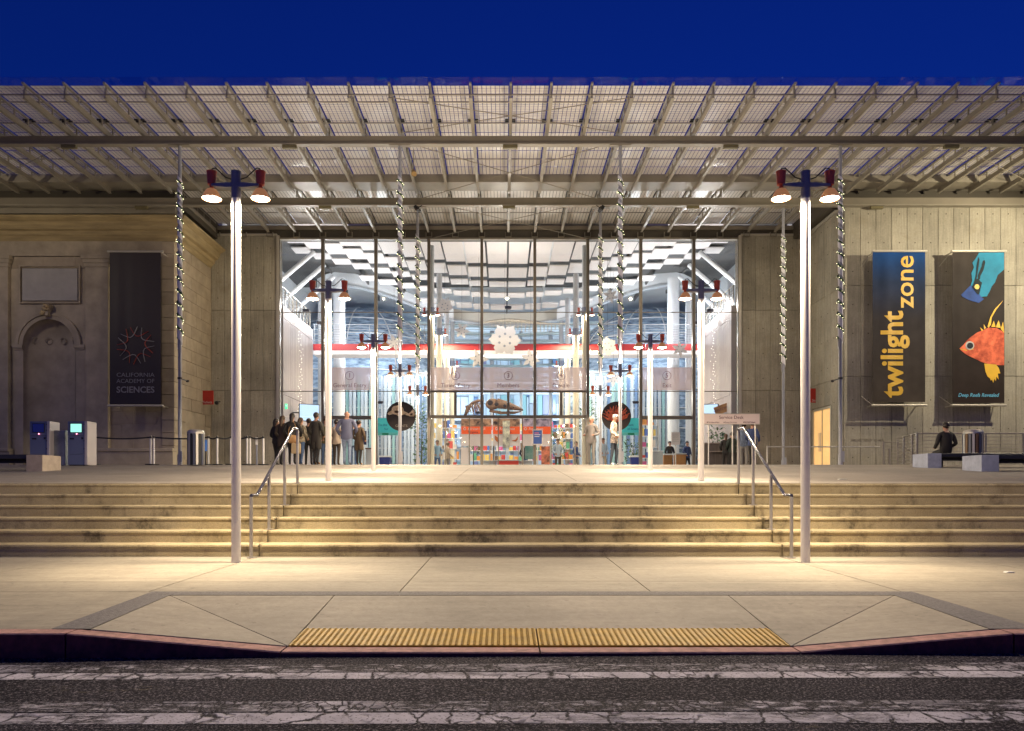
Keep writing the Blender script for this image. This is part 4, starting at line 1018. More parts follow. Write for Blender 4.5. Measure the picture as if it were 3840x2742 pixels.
# ------------------------------------------------------------------ inside the hall
HF = 1.708
M_hw = mat('pale_ribbed_cladding', (0.44, 0.39, 0.38), 0.7, vary=(1.0, 0.06), rand=0.10)
M_hwhite = mat('hall_white_paint', (0.74, 0.77, 0.80), 0.6)
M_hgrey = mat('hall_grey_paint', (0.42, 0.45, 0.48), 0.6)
M_blue = mat('blue_glazing', (0.14, 0.24, 0.40), 0.2, vary=(1.6, 0.5), two=(0.40, 0.52, 0.66), stretch=(1, 1, 3.5))
hall = thing('exhibit_hall_shell', 'white hall interior seen through the glass with side walls and balconies', 'hall', (XC, 45, HF))
for s, xw, lab in ((-1, -10.27, 'pale ribbed wall of the left exhibit block inside the hall'), (1, 10.62, 'pale ribbed wall of the right exhibit block inside the hall')):
    t = thing('exhibit_wall', lab, 'wall', (xw, 37, HF)); xe = xw+s*1.2
    a, c = (xw, xe) if s > 0 else (xe, xw)
    part('core', B().box(a+0.03, c, 34.6, 40.0, HF, 9.44) if s > 0 else B().box(a, c-0.03, 34.6, 40.0, HF, 9.44), M_hw, t)
    n = 18
    for q in range(n):
        y0 = 34.6+5.4*q/n; y1 = 34.6+5.4*(q+1)/n
        for z0, z1 in ((HF, 5.30), (5.32, 8.86), (8.88, 9.45)):
            if s > 0: piece('cladding_board', xw-0.03, xw+0.03, y0+0.012, y1-0.012, z0, z1, M_hw, t, 0)
            else: piece('cladding_board', xw-0.03, xw+0.03, y0+0.012, y1-0.012, z0, z1, M_hw, t, 0)
    r = thing('balcony_railing', 'thin metal railing on top of the %s exhibit block inside the hall' % ('left' if s < 0 else 'right'), 'railing', (xw+s*0.1, 37, 9.45))
    for q in range(9): part('post', B().box(xw+s*0.1-0.02, xw+s*0.1+0.02, 34.7+5.2*q/8-0.02, 34.7+5.2*q/8+0.02, 9.45, 10.4), M_mull, r)
    for z in (9.6, 9.75, 9.9, 10.05, 10.2, 10.4): part('rail', B().cyl((xw+s*0.1, 34.7, z), (xw+s*0.1, 39.95, z), 0.014 if z < 10.3 else 0.025, n=6), M_mull, r)
    # side glazing and sloping struts above the balcony
    part('side_panel', B().box(min(xw+s*2.8, xw+s*3.0), max(xw+s*2.8, xw+s*3.0), 34.6, 44, 9.4, 13.4), M_hwhite, hall)
    for q in range(3): part('strut', B().cyl((xw+s*2.4, 36+2.2*q, 9.4), (xw-s*0.6, 38+2.2*q, 13.0), 0.12, n=10), M_hwhite, hall)
    part('string_of_sparkles', (lambda bb: ([bb.ball((xw-s*0.35+random.uniform(-.08,.08), 36.4+random.uniform(-.3,.3), 4.2+4.6*j/46), 0.014, 5, 4) for j in range(46)], bb)[1])(B()), mat('sparkle', (1, 1, 1), 0.4, emit=(1, 0.97, 0.85), estr=2.0), t, kind='stuff')
# ceiling of suspended panels: large flat ones first, then rows with dark gaps, rising to both sides
def zc(x, y): return 12.45+0.0126*(x-XC)**2+0.02*max(0, y-41)
rows_c = [(34.5, 38.2), (38.7, 40.4), (40.9, 41.9), (43.0, 44.05), (45.6, 46.9)]
ceil = thing('hall_ceiling', 'suspended ceiling of white panels with dark gaps inside the hall', 'ceiling', (XC, 40, 13))
M_cpan = mat('ceiling_panel_white', (0.78, 0.74, 0.72), 0.6, rand=0.05); M_cback = mat('ceiling_void', (0.12, 0.12, 0.12), 0.8)
for i in range(-11, 11):
    x0 = XC+1.06*i; x1 = x0+1.06
    for q, (y0, y1) in enumerate(rows_c):
        if q == 4 and not -5 < i+0.5 < 5: continue
        if q == 3 and not -8 < i+0.5 < 8: continue
        sh = 0.0 if q == 0 else 0.55*abs(i+0.5)/11*(2 if q else 0)
        ya, yb_2 = y0-sh, y1-sh; z = zc((x0+x1)/2, (y0+y1)/2)-0.10*q
        if q == 0: ya = 34.3; yb_2 = 38.2-0.15*abs(i+0.5)*0.35
        o = part('ceiling_panel', B().box(x0+0.05, x1-0.05, ya, yb_2, z, z+0.05), M_cpan, ceil)
    if i % 2 == 0: part('ceiling_fin', B().box(x0-0.04, x0+0.04, 34.3, 49.5, zc(x0, 41)+0.02, zc(x0, 41)+0.35), M_hwhite if abs(i) == 2 else M_cback, ceil)
part('ceiling_void', B().box(-14.5, 15, 34.2, 48.4, 14.0, 14.1), M_cback, ceil)
part('rear_ceiling', B().box(-14, 14.5, 48.5, 66, 14.1, 14.2), M_hwhite, ceil)
part('hall_roof', B().box(-15, 15.5, 34.05, 76, 14.6, 14.8), M_fascia, hall)
# dished ring beam over the middle and the two big pale arches at the sides, each with a dark lower lip
M_ring = mat('beige_ring_beam', (0.52, 0.50, 0.44), 0.6)
def swept_band(up, lo, D0, D1, m, name, dep=0.5):
    bb = B(); n = len(up)
    for i in range(n):
        D = D0+(D1-D0)*i/(n-1); a, c = W(*up[i], D), W(*lo[i], D)
        for p in (a, c): bb.v += [(p.x, p.y, p.z), (p.x, p.y+dep, p.z)]
    for i in range(n-1):
        q = i*4
        for u, v_ in ((0, 2), (2, 3), (3, 1), (1, 0)): bb.face((q+u, q+v_, q+4+v_, q+4+u))
    bb.face((0, 1, 3, 2)); q = (n-1)*4; bb.face((q, q+2, q+3, q+1))
    part(name, bb, m, hall, smooth=False)
xs_ = [1660+47*i for i in range(11)]
upc = [(x, 1150+26*(1-((x-1895)/235)**2)) for x in xs_]; loc_ = [(x, 1185+30*(1-((x-1895)/235)**2)) for x in xs_]
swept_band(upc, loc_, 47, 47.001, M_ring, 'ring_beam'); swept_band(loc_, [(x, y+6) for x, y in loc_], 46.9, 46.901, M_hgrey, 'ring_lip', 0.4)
for s in (-1, 1):
    mx_ = lambda p: (p if s < 0 else 3790-p)
    up = [(1190, 1046), (1225, 1028), (1265, 1018), (1310, 1022), (1360, 1034), (1420, 1052), (1490, 1080), (1560, 1110), (1640, 1142), (1700, 1158)]
    lo = [(1190, 1085), (1225, 1066), (1265, 1060), (1310, 1066), (1360, 1076), (1420, 1092), (1490, 1117), (1560, 1145), (1640, 1180), (1700, 1196)]
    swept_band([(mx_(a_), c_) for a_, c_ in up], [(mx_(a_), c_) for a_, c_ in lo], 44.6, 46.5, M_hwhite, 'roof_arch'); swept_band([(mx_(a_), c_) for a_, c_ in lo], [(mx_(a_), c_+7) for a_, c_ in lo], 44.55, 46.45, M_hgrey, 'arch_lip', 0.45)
# skylight louvres beyond the beam
for q in range(9):
    y = 52+1.1*q; z = 12.1-0.42*q*0.9+0.2
    part('skylight_louvre', B().prism([(-8.6, z+0.25), (0.22, z-0.1), (9.0, z+0.25), (9.0, z+0.40), (0.22, z+0.05), (-8.6, z+0.40)], y, y+0.5), mat('pale_teal_louvre', (0.55, 0.68, 0.70), 0.5), hall)
# two exhibit domes
for s in (-1, 1):
    t = thing('exhibit_dome', 'large blue panelled exhibit dome at the %s back of the hall' % ('left' if s < 0 else 'right'), 'dome', (XC+s*10.3, 53.5, HF))
    part('shell', B().ball((0, 0, 5.6), 6.4, 36, 18), M_blue, t, world=False, smooth=True)
    bb = B()
    for q in range(-4, 5):
        z = 5.6+q*1.25; r = math.sqrt(max(0.1, 6.45**2-(q*1.25)**2)); bb.tube([(r*math.cos(a*PI/18), r*math.sin(a*PI/18), z) for a in range(37)], 0.045, 4)
    part('hoop', bb, M_hwhite, t, world=False, kind='stuff')
    bb = B()
    for m_ in range(12):
        a = m_*PI/6; bb.tube([(6.47*math.cos(ph*PI/24)*math.cos(a), 6.47*math.cos(ph*PI/24)*math.sin(a), 5.6+6.47*math.sin(ph*PI/24)) for ph in range(-8, 12)], 0.04, 4)
    part('meridian', bb, M_hwhite, t, world=False, kind='stuff')
# red gallery beam with white soffit and glass balustrade
gl_ = thing('gallery_bridge', 'red edged gallery crossing the hall with a glass balustrade', 'bridge', (XC, 41.2, 8.5))
z0, z1 = Z(1314, 41), Z(1290, 41)
for q in range(7):
    a = -10.5+21.4*q/7; part('red_fascia', B().box(a+0.012, a+21.4/7-0.012, 41.0, 41.12, z0, z1), mat('gallery_red', (0.50, 0.035, 0.03), 0.45), gl_)
part('soffit', B().box(-10.5, 10.9, 41.02, 42.2, z0-0.22, z0-0.005), mat('gallery_soffit', (0.8, 0.76, 0.76), 0.5, emit=(1.0, 0.93, 0.90), estr=0.12), gl_)  # small emission makes the soffit look lit; it is no lamp
for q in range(8): part('balustrade_rail', B().cyl((-10.5, 41.1, z1+0.14+0.135*q), (10.9, 41.1, z1+0.14+0.135*q), 0.012 if q < 7 else 0.025, n=6), M_hgrey, gl_)
for q in range(15): part('balustrade_post', B().box(-10.45+21.3*q/14-0.015, -10.45+21.3*q/14+0.015, 41.08, 41.14, z1, z1+1.1), M_hgrey, gl_)
# white columns
for px, D, r in ((1272, 43.5, 0.34), (2525, 43.5, 0.34), (1400, 57, 0.3), (2395, 57, 0.3), (1845, 58, 0.17), (2065, 58, 0.17), (1954, 58, 0.12), (2590, 44, 0.30), (1205, 44, 0.2)):
    part('hall_column', B().cyl((X(px, D), D, HF), (X(px, D), D, 13.2), r, n=20), M_hwhite, hall, smooth=True)
# back wall: fluted blue-white glazing in tall strips, with horizontal bands
rnd = random.Random(11); x = -13.2; cols_ = [mat('strip_pale', (0.62, 0.72, 0.82), 0.4), mat('strip_blue', (0.18, 0.30, 0.52), 0.3), mat('strip_teal', (0.35, 0.58, 0.60), 0.4), mat('strip_grey', (0.42, 0.48, 0.55), 0.5), mat('strip_violet', (0.38, 0.38, 0.60), 0.4)]
bw = thing('rear_glazing', 'blue-white rear glazing wall at the far end of the hall', 'wall', (XC, 66, HF))
while x < 13.4:
    wd = rnd.choice((0.22, 0.35, 0.5, 0.7)); z = HF
    while z < 13.4:
        hh = rnd.choice((1.6, 2.4, 3.4)); piece('glazing_strip', x, x+wd-0.05, 66.0+rnd.choice((0, 0.1, 0.2)), 66.4, z, min(z+hh, 13.5)-0.05, rnd.choice(cols_[:1]*3+cols_), bw, 0); z += hh
    x += wd
part('backing', B().box(-14, 14.4, 66.5, 66.7, HF, 14.5), M_hgrey, bw)
for z in (4.6, 6.9, 9.2, 10.1): part('floor_band', B().box(-13.2, 13.4, 65.5, 65.9, z, z+0.22), M_hwhite, bw)
for s, xx in ((-1, -13.4), (1, 13.6)): part('side_wall', B().box(xx-0.1, xx+0.1, 40.2, 66, HF, 14.4), M_hwhite, hall)
# tall fluted screens to both sides (blue-white) under the gallery
for s in (-1, 1):
    t = thing('fluted_screen', 'tall fluted glass screen on the %s side of the hall below the gallery' % ('left' if s < 0 else 'right'), 'screen', (XC+s*7.4, 46, HF))
    rnd = random.Random(5+s)
    for q in range(26):
        x = XC+s*(4.4+0.24*q); piece('glass_fin', x-0.085, x+0.085, 46+0.1*(q % 3), 46.12+0.1*(q % 3), HF, 7.9, rnd.choice((cols_[0], cols_[0], cols_[2], cols_[1], cols_[3])), t, 0)
# hall lights: fittings added to brighten the hall, near white
COOL = (0.90, 0.94, 1.0)
def added_hall_light(loc, energy, col, label):
    t = thing('added_hall_light', label, 'lamp', loc, 'added lights inside the hall')
    part('housing', B().cyl((0, 0, -0.16), (0, 0, -0.05), 0.14, 0.18, 12), M_dark, t, world=False)
    light('added_hall_bulb', 'POINT', (0, 0, 0.12), energy*0.25, col, t, size=0.14)
for s in (-1, 1):
    sd = 'left' if s < 0 else 'right'
    added_hall_light((XC+s*9.9 + (0), 36.5, 9.75), 1000, (1, 0.92, 0.88), 'added light on the front of the %s exhibit block balcony' % sd)
    added_hall_light((XC+s*9.9, 39.2, 9.75), 1000, (0.95, 0.95, 1), 'added light on the rear of the %s exhibit block balcony' % sd)
    added_hall_light((XC+s*7.5, 43.6, 9.3), 2600, COOL, 'added light on the gallery at the %s of the hall' % sd)
    added_hall_light((XC+s*5.6, 50.5, 7.3), 2600, (0.82, 0.90, 1.0), 'added light between the %s dome and the avenue' % sd)
    added_hall_light((XC+s*4.6, 61.5, 8.5), 3200, (0.75, 0.88, 1.0), 'added light before the rear glazing, %s' % sd)
    added_hall_light((XC+s*6.5, 37.8, 5.4), 650, (1, 0.94, 0.88), 'added light over the %s ticket hall floor' % sd)
    added_hall_light((XC+s*1.9, 42.5, 6.9), 900, (1, 0.93, 0.84), 'added light under the gallery, %s of the axis' % sd)
added_hall_light((XC-1.6, 41.0, 5.2), 500, (1, 0.85, 0.66), 'added light over the shop shelves behind the middle doors')
added_hall_light((XC, 35.3, 9.6), 800, (1, 0.90, 0.82), 'added light hanging over the middle of the entrance')

# hanging paper snowflakes
def snowflake(px, py, D, r, seed, label):
    rnd = random.Random(seed); t = thing('snowflake_ornament', label, 'ornament', W(px, py, D), 'paper snowflakes hung in the hall')
    kf = [rnd.uniform(0.82, 1.0), rnd.uniform(0.9, 1.0), rnd.uniform(1.25, 1.5), rnd.uniform(1.25, 1.5)]; n = 6; pts = []
    k1 = 0.10 if seed in (1, 4, 8) else 0.24
    for q in range(96):
        a = 2*PI*q/96; rr = r*(0.92-k1+k1*math.cos(6*a)+0.05*math.cos(18*a)+0.025*math.cos(30*a)); pts.append((rr*math.cos(a+seed), rr*math.sin(a+seed)))
    part('paper', B().prism(pts, -0.012, 0.012), mat('snowflake_paper', (0.62, 0.60, 0.61), 0.7), t, world=False)
    mh = mat('snowflake_cutout', (0.25, 0.28, 0.34), 0.7)
    for q in range(6):
        a = 2*PI*(q+0.5)/6+seed; part('cutout', B().cyl((r*0.36*math.cos(a), -0.0125, r*0.36*math.sin(a)), (r*0.36*math.cos(a), -0.016, r*0.36*math.sin(a)), r*0.075, n=8), mh, t, world=False)
    part('string', B().cyl((0, 0, r*0.9), (0, 0, 12.3-W(px, py, D).z), 0.006, n=4), M_wire, t, world=False)
for a in ((1893, 1275, 37.0, 0.84, 1, 'largest white snowflake hanging over the middle doors'), (1795, 1345, 36.6, 0.52, 2, 'white snowflake hanging below and left of the largest one'), (1732, 1240, 37.5, 0.42, 3, 'white snowflake hanging upper left of the largest one'),
          (1668, 1150, 38, 0.45, 4, 'white snowflake hanging high beside the left tall lamps'), (1478, 1285, 38, 0.45, 5, 'white snowflake hanging left of the left canopy column'), (1990, 1345, 38, 0.50, 6, 'white snowflake hanging below and right of the largest one'),
          (2290, 1110, 38, 0.40, 7, 'white snowflake hanging high between the two right canopy columns'), (2278, 1300, 37, 0.50, 8, 'white snowflake hanging before the red gallery between the right canopy columns'), (2550, 1310, 37.5, 0.42, 9, 'white snowflake hanging near the right avenue lamp'),
          (1500, 1400, 39, 0.40, 10, 'low white snowflake hanging behind the left column lamps'), (2300, 1420, 39, 0.45, 12, 'low white snowflake hanging behind the right column lamps')):
    snowflake(*a)
# hanging skeleton: spine with ribs, and a mounted skull below
t = thing('hanging_skeleton', 'pale long skeleton hanging under the dished ring beam', 'skeleton', W(1950, 1205, 45))
M_bone = mat('bone', (0.62, 0.56, 0.45), 0.7, vary=(6, 0.15)); o_ = t.location
sp = [W(1800+14*i, 1212-9*math.sin(i/23*PI*1.7)-i*0.3, 45) for i in range(24)]
part('spine', B().tube(sp, [0.05+0.05*math.sin(PI*min(1, i/20)) for i in range(24)], 6), M_bone, t, smooth=True)
for i in range(3, 22):
    p = sp[i]; l = 0.5*math.sin(PI*i/24)+0.1; part('rib_bone', B().tube([p, p+Vector((0.05, -0.25*l, -0.3*l)), p+Vector((0.03, -0.2*l, -l))], 0.022, 5).tube([p, p+Vector((0.05, 0.25*l, -0.3*l)), p+Vector((0.03, 0.2*l, -l))], 0.022, 5), M_bone, t)
t = thing('mounted_dinosaur', 'brown dinosaur skeleton with a long skull standing behind the middle doors', 'skeleton', (X(1890, 43), 43, HF))
M_bone2 = mat('fossil_brown', (0.10, 0.055, 0.028), 0.6, vary=(8, 0.35))
def wv(px, py, dy_=0): v = W(px, py, 43); v.y += dy_; return v
M_pit = mat('skull_opening', (0.012, 0.008, 0.006), 0.9)
part('skull', B().ball(tuple(wv(1848, 1516)), 0.42, 14, 9, (1.0, 0.6, 0.78)).tube([wv(1862, 1512), wv(1900, 1520), wv(1935, 1530), wv(1962, 1538)], [0.30, 0.24, 0.15, 0.05], 9), M_bone2, t, smooth=True)
for px, py, r in ((1838, 1512, 0.16), (1862, 1518, 0.12), (1892, 1524, 0.09), (1925, 1530, 0.05)): part('skull_opening', B().ball(tuple(wv(px, py, -0.28)), r, 10, 6, (1, 0.3, 1)), M_pit, t)
part('jaw', B().tube([wv(1835, 1540), wv(1880, 1549), wv(1930, 1548), wv(1955, 1543)], [0.08, 0.09, 0.07, 0.03], 6), M_bone2, t, smooth=True)
for i in range(12): part('tooth', B().cyl(wv(1868+7*i, 1534+0.6*i, -0.15), wv(1869+7*i, 1543+0.3*i, -0.15), 0.022, 0.006, 5), M_bone, t)
part('spine', B().tube([wv(1815, 1506), wv(1795, 1502), wv(1770, 1510, 0.4), wv(1750, 1530, 0.8), wv(1738, 1560, 1.1)], [0.07, 0.09, 0.11, 0.12, 0.08], 7), M_bone2, t, smooth=True)
rq = random.Random(4)
for i in range(14): part('rib_bone', B().tube([wv(1812-5*i, 1506+1.5*i), wv(1800-4*i+rq.uniform(-6, 6), 1525+rq.uniform(-5, 5), -0.3), wv(1806-4*i+rq.uniform(-8, 8), 1552+rq.uniform(-6, 6), -0.25)], 0.028, 5), M_bone2, t)
part('mount_post', B().cyl((X(1850, 43), 43, HF), tuple(wv(1850, 1545)), 0.03, n=8), M_dark, t)
# gift shop shelves full of small goods behind the exhibit panels
rq = random.Random(21)
for px0, px1, D, lab in ((1620, 1730, 44, 'shop shelf of small coloured goods left of the dinosaur skull'), (1760, 1900, 46, 'shop shelf of small coloured goods behind the dinosaur skull'), (1905, 2045, 46, 'shop shelf of small coloured goods right of the dinosaur skull'), (2060, 2170, 44, 'shop shelf of small coloured goods behind the right tall lamps'), (2405, 2470, 42, 'shop shelf of small coloured goods behind the right teal sign')):
    x0, x1 = X(px0, D), X(px1, D); t = thing('shop_shelf', lab, 'shelf', ((x0+x1)/2, D, HF), 'shop shelves inside the hall')
    for q in range(5): part('shelf_board', B().box(x0, x1, D, D+0.4, HF+0.3+0.62*q, HF+0.33+0.62*q), M_hwhite, t)
    for xx in (x0, x1): part('shelf_side', B().box(xx-0.03, xx+0.03, D-0.01, D+0.42, HF, HF+3.2), M_hgrey, t)
    for q in range(5):
        x = x0+0.06
        while x < x1-0.25:
            w_ = rq.uniform(0.09, 0.26); h_ = rq.uniform(0.14, 0.46); c_ = rq.choice(((0.5, 0.05, 0.04), (0.6, 0.25, 0.05), (0.07, 0.14, 0.4), (0.6, 0.55, 0.5), (0.5, 0.1, 0.25), (0.1, 0.35, 0.2), (0.15, 0.09, 0.05), (0.7, 0.5, 0.12)))
            piece('goods', x, x+w_, D+0.04, D+0.3, HF+0.331+0.62*q, HF+0.331+0.62*q+h_, mat('goods_%.2f_%.2f' % c_[:2], c_, 0.5), t, 0); x += w_+rq.uniform(0.01, 0.08)
# ------------------------------------------------------------------ signs, displays and furniture in the hall
def board(name, label, cat, px0, px1, py0, py1, D, m, group=None, th=0.05, legs=False):
    t = thing(name, label, cat, (X((px0+px1)/2, D), D, HF), group)
    x0, x1, z0, z1 = X(px0, D), X(px1, D), Z(py1, D), Z(py0, D)
    part('board', B().box(x0, x1, D, D+th, z0, z1), m, t)
    if legs:
        for xx in ((x0+x1)/2,) if legs == 1 else (x0+0.08, x1-0.08): part('post', B().cyl((xx, D+th/2, HF), (xx, D+th/2, z0), 0.03, n=8), M_stain, t); part('foot', B().cyl((xx, D+th/2, HF), (xx, D+th/2, HF+0.02), 0.18, n=14), M_stain, t)
    return t, x0, x1, z0, z1
M_or = mat('display_orange', (0.80, 0.11, 0.02), 0.5, emit=(1, 0.16, 0.03), estr=0.12); M_dw = mat('display_white', (0.72, 0.66, 0.66), 0.5)
ph = mat('display_photo_dark', (0.07, 0.04, 0.035), 0.5, vary=(3.5, 0.8), two=(0.4, 0.25, 0.16)); ph2 = mat('display_photo_blue', (0.08, 0.10, 0.20), 0.5, vary=(3.5, 0.8), two=(0.35, 0.3, 0.4))
for i, (a, c, tx, sb_) in enumerate(((1729, 1843, 'African Hall', 'Penguins'), (1848, 1950, 'Rainforest', 'Butterflies'), (1957, 2070, 'Aquarium', 'Coral Reef'))):
    t, x0, x1, z0, z1 = board('wayfinding_panel', ['white and orange exhibit panel nearest the left side of the middle doors', 'white and orange exhibit panel with butterfly in the middle of the doors', 'white and orange exhibit panel behind the blue stand sign'][i], 'panel', a, c, 1570, 1672, 38.5, M_dw, 'orange exhibit panels behind the doors', 0.08, 2)
    za, zb_ = Z(1628, 38.5), Z(1600, 38.5)
    part('orange_band', B().box(x0+0.01, x1-0.01, 38.49, 38.50, za, zb_), M_or, t)
    part('photo_strip', B().box(x0+0.01, x1-0.01, 38.49, 38.50, zb_+0.005, z1-0.01), (ph, ph, ph2)[i], t)
    part('badge', B().tube([(x0+0.19+0.06*math.cos(q*PI/6), 38.485, za+0.27+0.06*math.sin(q*PI/6)) for q in range(13)], 0.02, 4), M_dw, t)
    text(tx, 0.19, M_dw, t, (x0+0.35, 38.485, za+0.27), align='LEFT'); text(sb_, 0.15, M_ink, t, (x0+0.35, 38.485, za+0.1), align='LEFT')
    if i == 1:
        for s_, pts in ((0, [(1855,1632),(1866,1640),(1872,1652),(1870,1660),(1862,1656),(1856,1648)]), (1, [(1918,1652),(1932,1650),(1940,1640),(1943,1634),(1941,1650),(1934,1656),(1922,1654)])):
            part('printed_butterfly', B().prism([(X(p, 38.5), Z(q, 38.5)) for p, q in pts], 38.48, 38.495), mat('butterfly_orange', (0.45, 0.13, 0.03), 0.5), t)
        part('printed_banner_strip', B().box(X(1885, 38.4), X(1912, 38.4), 38.38, 38.39, Z(1680, 38.4), Z(1578, 38.4)), mat('hanging_costume_print', (0.25, 0.28, 0.45), 0.6, vary=(4, 0.8), two=(0.75, 0.6, 0.45)), t)
M_teal = mat('teal_sign', (0.06, 0.48, 0.50), 0.5, emit=(0.1, 0.8, 0.85), estr=0.10); M_tink = mat('teal_ink', (0.02, 0.10, 0.20), 0.5)
for (a, c, l1, l2, lx, lab, al) in ((1411, 1492, 'To the', 'for', 1447, 'teal hanging sign left of the round skull sign', 0), (2332, 2398, 'Bank', 'of Science', 2376, 'teal hanging sign right of the round coral sign', 0)):
    t, x0, x1, z0, z1 = board('teal_sign', lab, 'sign', a, c, 1568, 1633, 37.5, M_teal, 'teal hanging signs', 0.06)
    part('lower_band', B().box(x0, x1, 37.49, 37.5, z0, z0+0.15), mat('teal_light', (0.15, 0.6, 0.6), 0.5), t)
    part('green_tab', B().box(x0+0.3, x0+0.62, 37.48, 37.49, z0+0.02, z0+0.12), mat('tab_green', (0.02, 0.28, 0.15), 0.5), t)
    text(l1, 0.17, M_tink, t, (X(lx-12, 37.5), 37.485, Z(1594, 37.5))); text(l2, 0.17, M_tink, t, (X(lx+2, 37.5), 37.485, Z(1609, 37.5)))
    for xx in (x0+0.1, x1-0.1): part('hanger', B().cyl((xx, 37.53, z1), (xx, 37.53, 8.3), 0.01, n=5), M_wire, t)
t, x0, x1, z0, z1 = board('stand_sign', 'blue sign board on a silver stand in front of the middle doors', 'sign', 2000, 2032, 1614, 1665, 33.2, mat('stand_blue', (0.02, 0.07, 0.28), 0.5), legs=1)
part('frame', B().box(x0-0.03, x0, 33.18, 33.26, z0-0.03, z1+0.03).box(x1, x1+0.03, 33.18, 33.26, z0-0.03, z1+0.03).box(x0, x1, 33.18, 33.26, z1, z1+0.03).box(x0, x1, 33.18, 33.26, z0-0.03, z0), M_stain, t)
for q, wd in enumerate((0.2, 0.26, 0.22)): part('printed_line', B().box(x0+0.05, x0+0.05+wd, 33.192, 33.199, z1-0.13-0.08*q, z1-0.11-0.08*q), (M_or, M_dw, M_dw)[q], t)
t, x0, x1, z0, z1 = board('stand_sign', 'white notice board on a post inside the right door bay', 'sign', 2518, 2550, 1621, 1668, 35.5, M_dw, legs=1)
for q in range(5): part('printed_line', B().box(x0+0.05, x1-0.06, 35.49, 35.5, z1-0.1-0.09*q, z1-0.085-0.09*q), M_hgrey, t)
t, x0, x1, z0, z1 = board('stand_sign', 'dark blue notice on a post at the end of the left queue', 'sign', 1354, 1374, 1616, 1668, 34.8, mat('notice_navy', (0.015, 0.03, 0.10), 0.5), legs=1)
# turquoise and brown posters low behind the doors
board('poster', 'turquoise poster low behind the doors, left of the blue stand sign', 'poster', 1968, 2000, 1672, 1722, 37.6, mat('poster_teal', (0.03, 0.35, 0.30), 0.5, vary=(3, 0.5), two=(0.15, 0.2, 0.2)))
board('poster', 'brown toned poster low behind the doors, right of the blue stand sign', 'poster', 2030, 2062, 1674, 1742, 37.6, mat('poster_brown', (0.12, 0.08, 0.05), 0.5, vary=(4, 0.8), two=(0.5, 0.15, 0.08)))
board('poster', 'pale poster with a column of small print behind the left door bay', 'poster', 1728, 1757, 1678, 1742, 37.6, M_dw)
# counters and bins
def counter(px0, px1, py, D, dep, label, m, mt, name='counter'):
    t = thing(name, label, 'counter', (X((px0+px1)/2, D), D, HF)); x0, x1, z1 = X(px0, D), X(px1, D), Z(py, D)
    part('body', B().box(x0, x1, D, D+dep, HF, z1-0.06), m, t); part('top', B().box(x0-0.03, x1+0.03, D-0.04, D+dep, z1-0.058, z1), mt, t, bevel=0.008); return t
M_wood = mat('orange_wood', (0.42, 0.20, 0.06), 0.5, vary=(3, 0.25), stretch=(1, 1, 0.2))
counter(1865, 1945, 1724, 38.0, 0.6, 'low red counter behind the middle doors', M_signred, M_hgrey)
counter(1800, 1862, 1727, 38.6, 0.6, 'low grey counter left of the red one behind the doors', M_hgrey, M_hgrey)
counter(1948, 1996, 1727, 38.6, 0.6, 'low grey counter right of the red one behind the doors', M_hgrey, M_hgrey)
counter(1372, 1392, 1680, 35.2, 0.5, 'white cabinet inside the glass at the end of the left queue', M_hwhite, mat('cabinet_brown', (0.12, 0.05, 0.04), 0.5), 'cabinet')
counter(2490, 2520, 1702, 36.5, 0.6, 'orange wooden counter left of the white notice board', M_wood, M_hwhite)
counter(2536, 2572, 1700, 36.5, 0.6, 'orange wooden counter right of the white notice board', M_wood, M_hgrey)
counter(2450, 2486, 1690, 35.4, 0.4, 'grey turnstile cabinet inside the right door bay', M_hgrey, M_hwhite, 'cabinet')
sd_ = counter(2643, 2790, 1660, 33.3, 0.8, 'dark service desk counter behind the service desk sign', mat('desk_dark', (0.10, 0.085, 0.08), 0.5, vary=(3, 0.3), stretch=(5, 5, 0.3)), mat('desk_top', (0.22, 0.19, 0.18), 0.35))
part('ledge', B().box(X(2660, 33.3), X(2790, 33.3), 33.1, 33.28, Z(1696, 33.3), Z(1692, 33.3)), MT['desk_top'], sd_)
def recycle(px, D, label):
    x = X(px, D); t = thing('recycling_bin', label, 'bin', (x, D, HF), 'blue recycling bins inside the hall')
    part('body', B().prism([(x-0.2, HF), (x+0.2, HF), (x+0.25, HF+0.68), (x-0.25, HF+0.68)], D-0.2, D+0.2), mat('recycling_blue', (0.02, 0.035, 0.22), 0.4), t)
    part('lid', B().box(x-0.28, x+0.28, D-0.23, D+0.23, HF+0.683, HF+0.76), M_hwhite, t, bevel=0.015)
recycle(1445, 35.0, 'blue recycling bin left of the skull sign'); recycle(2383, 35.0, 'blue recycling bin right of the coral sign')
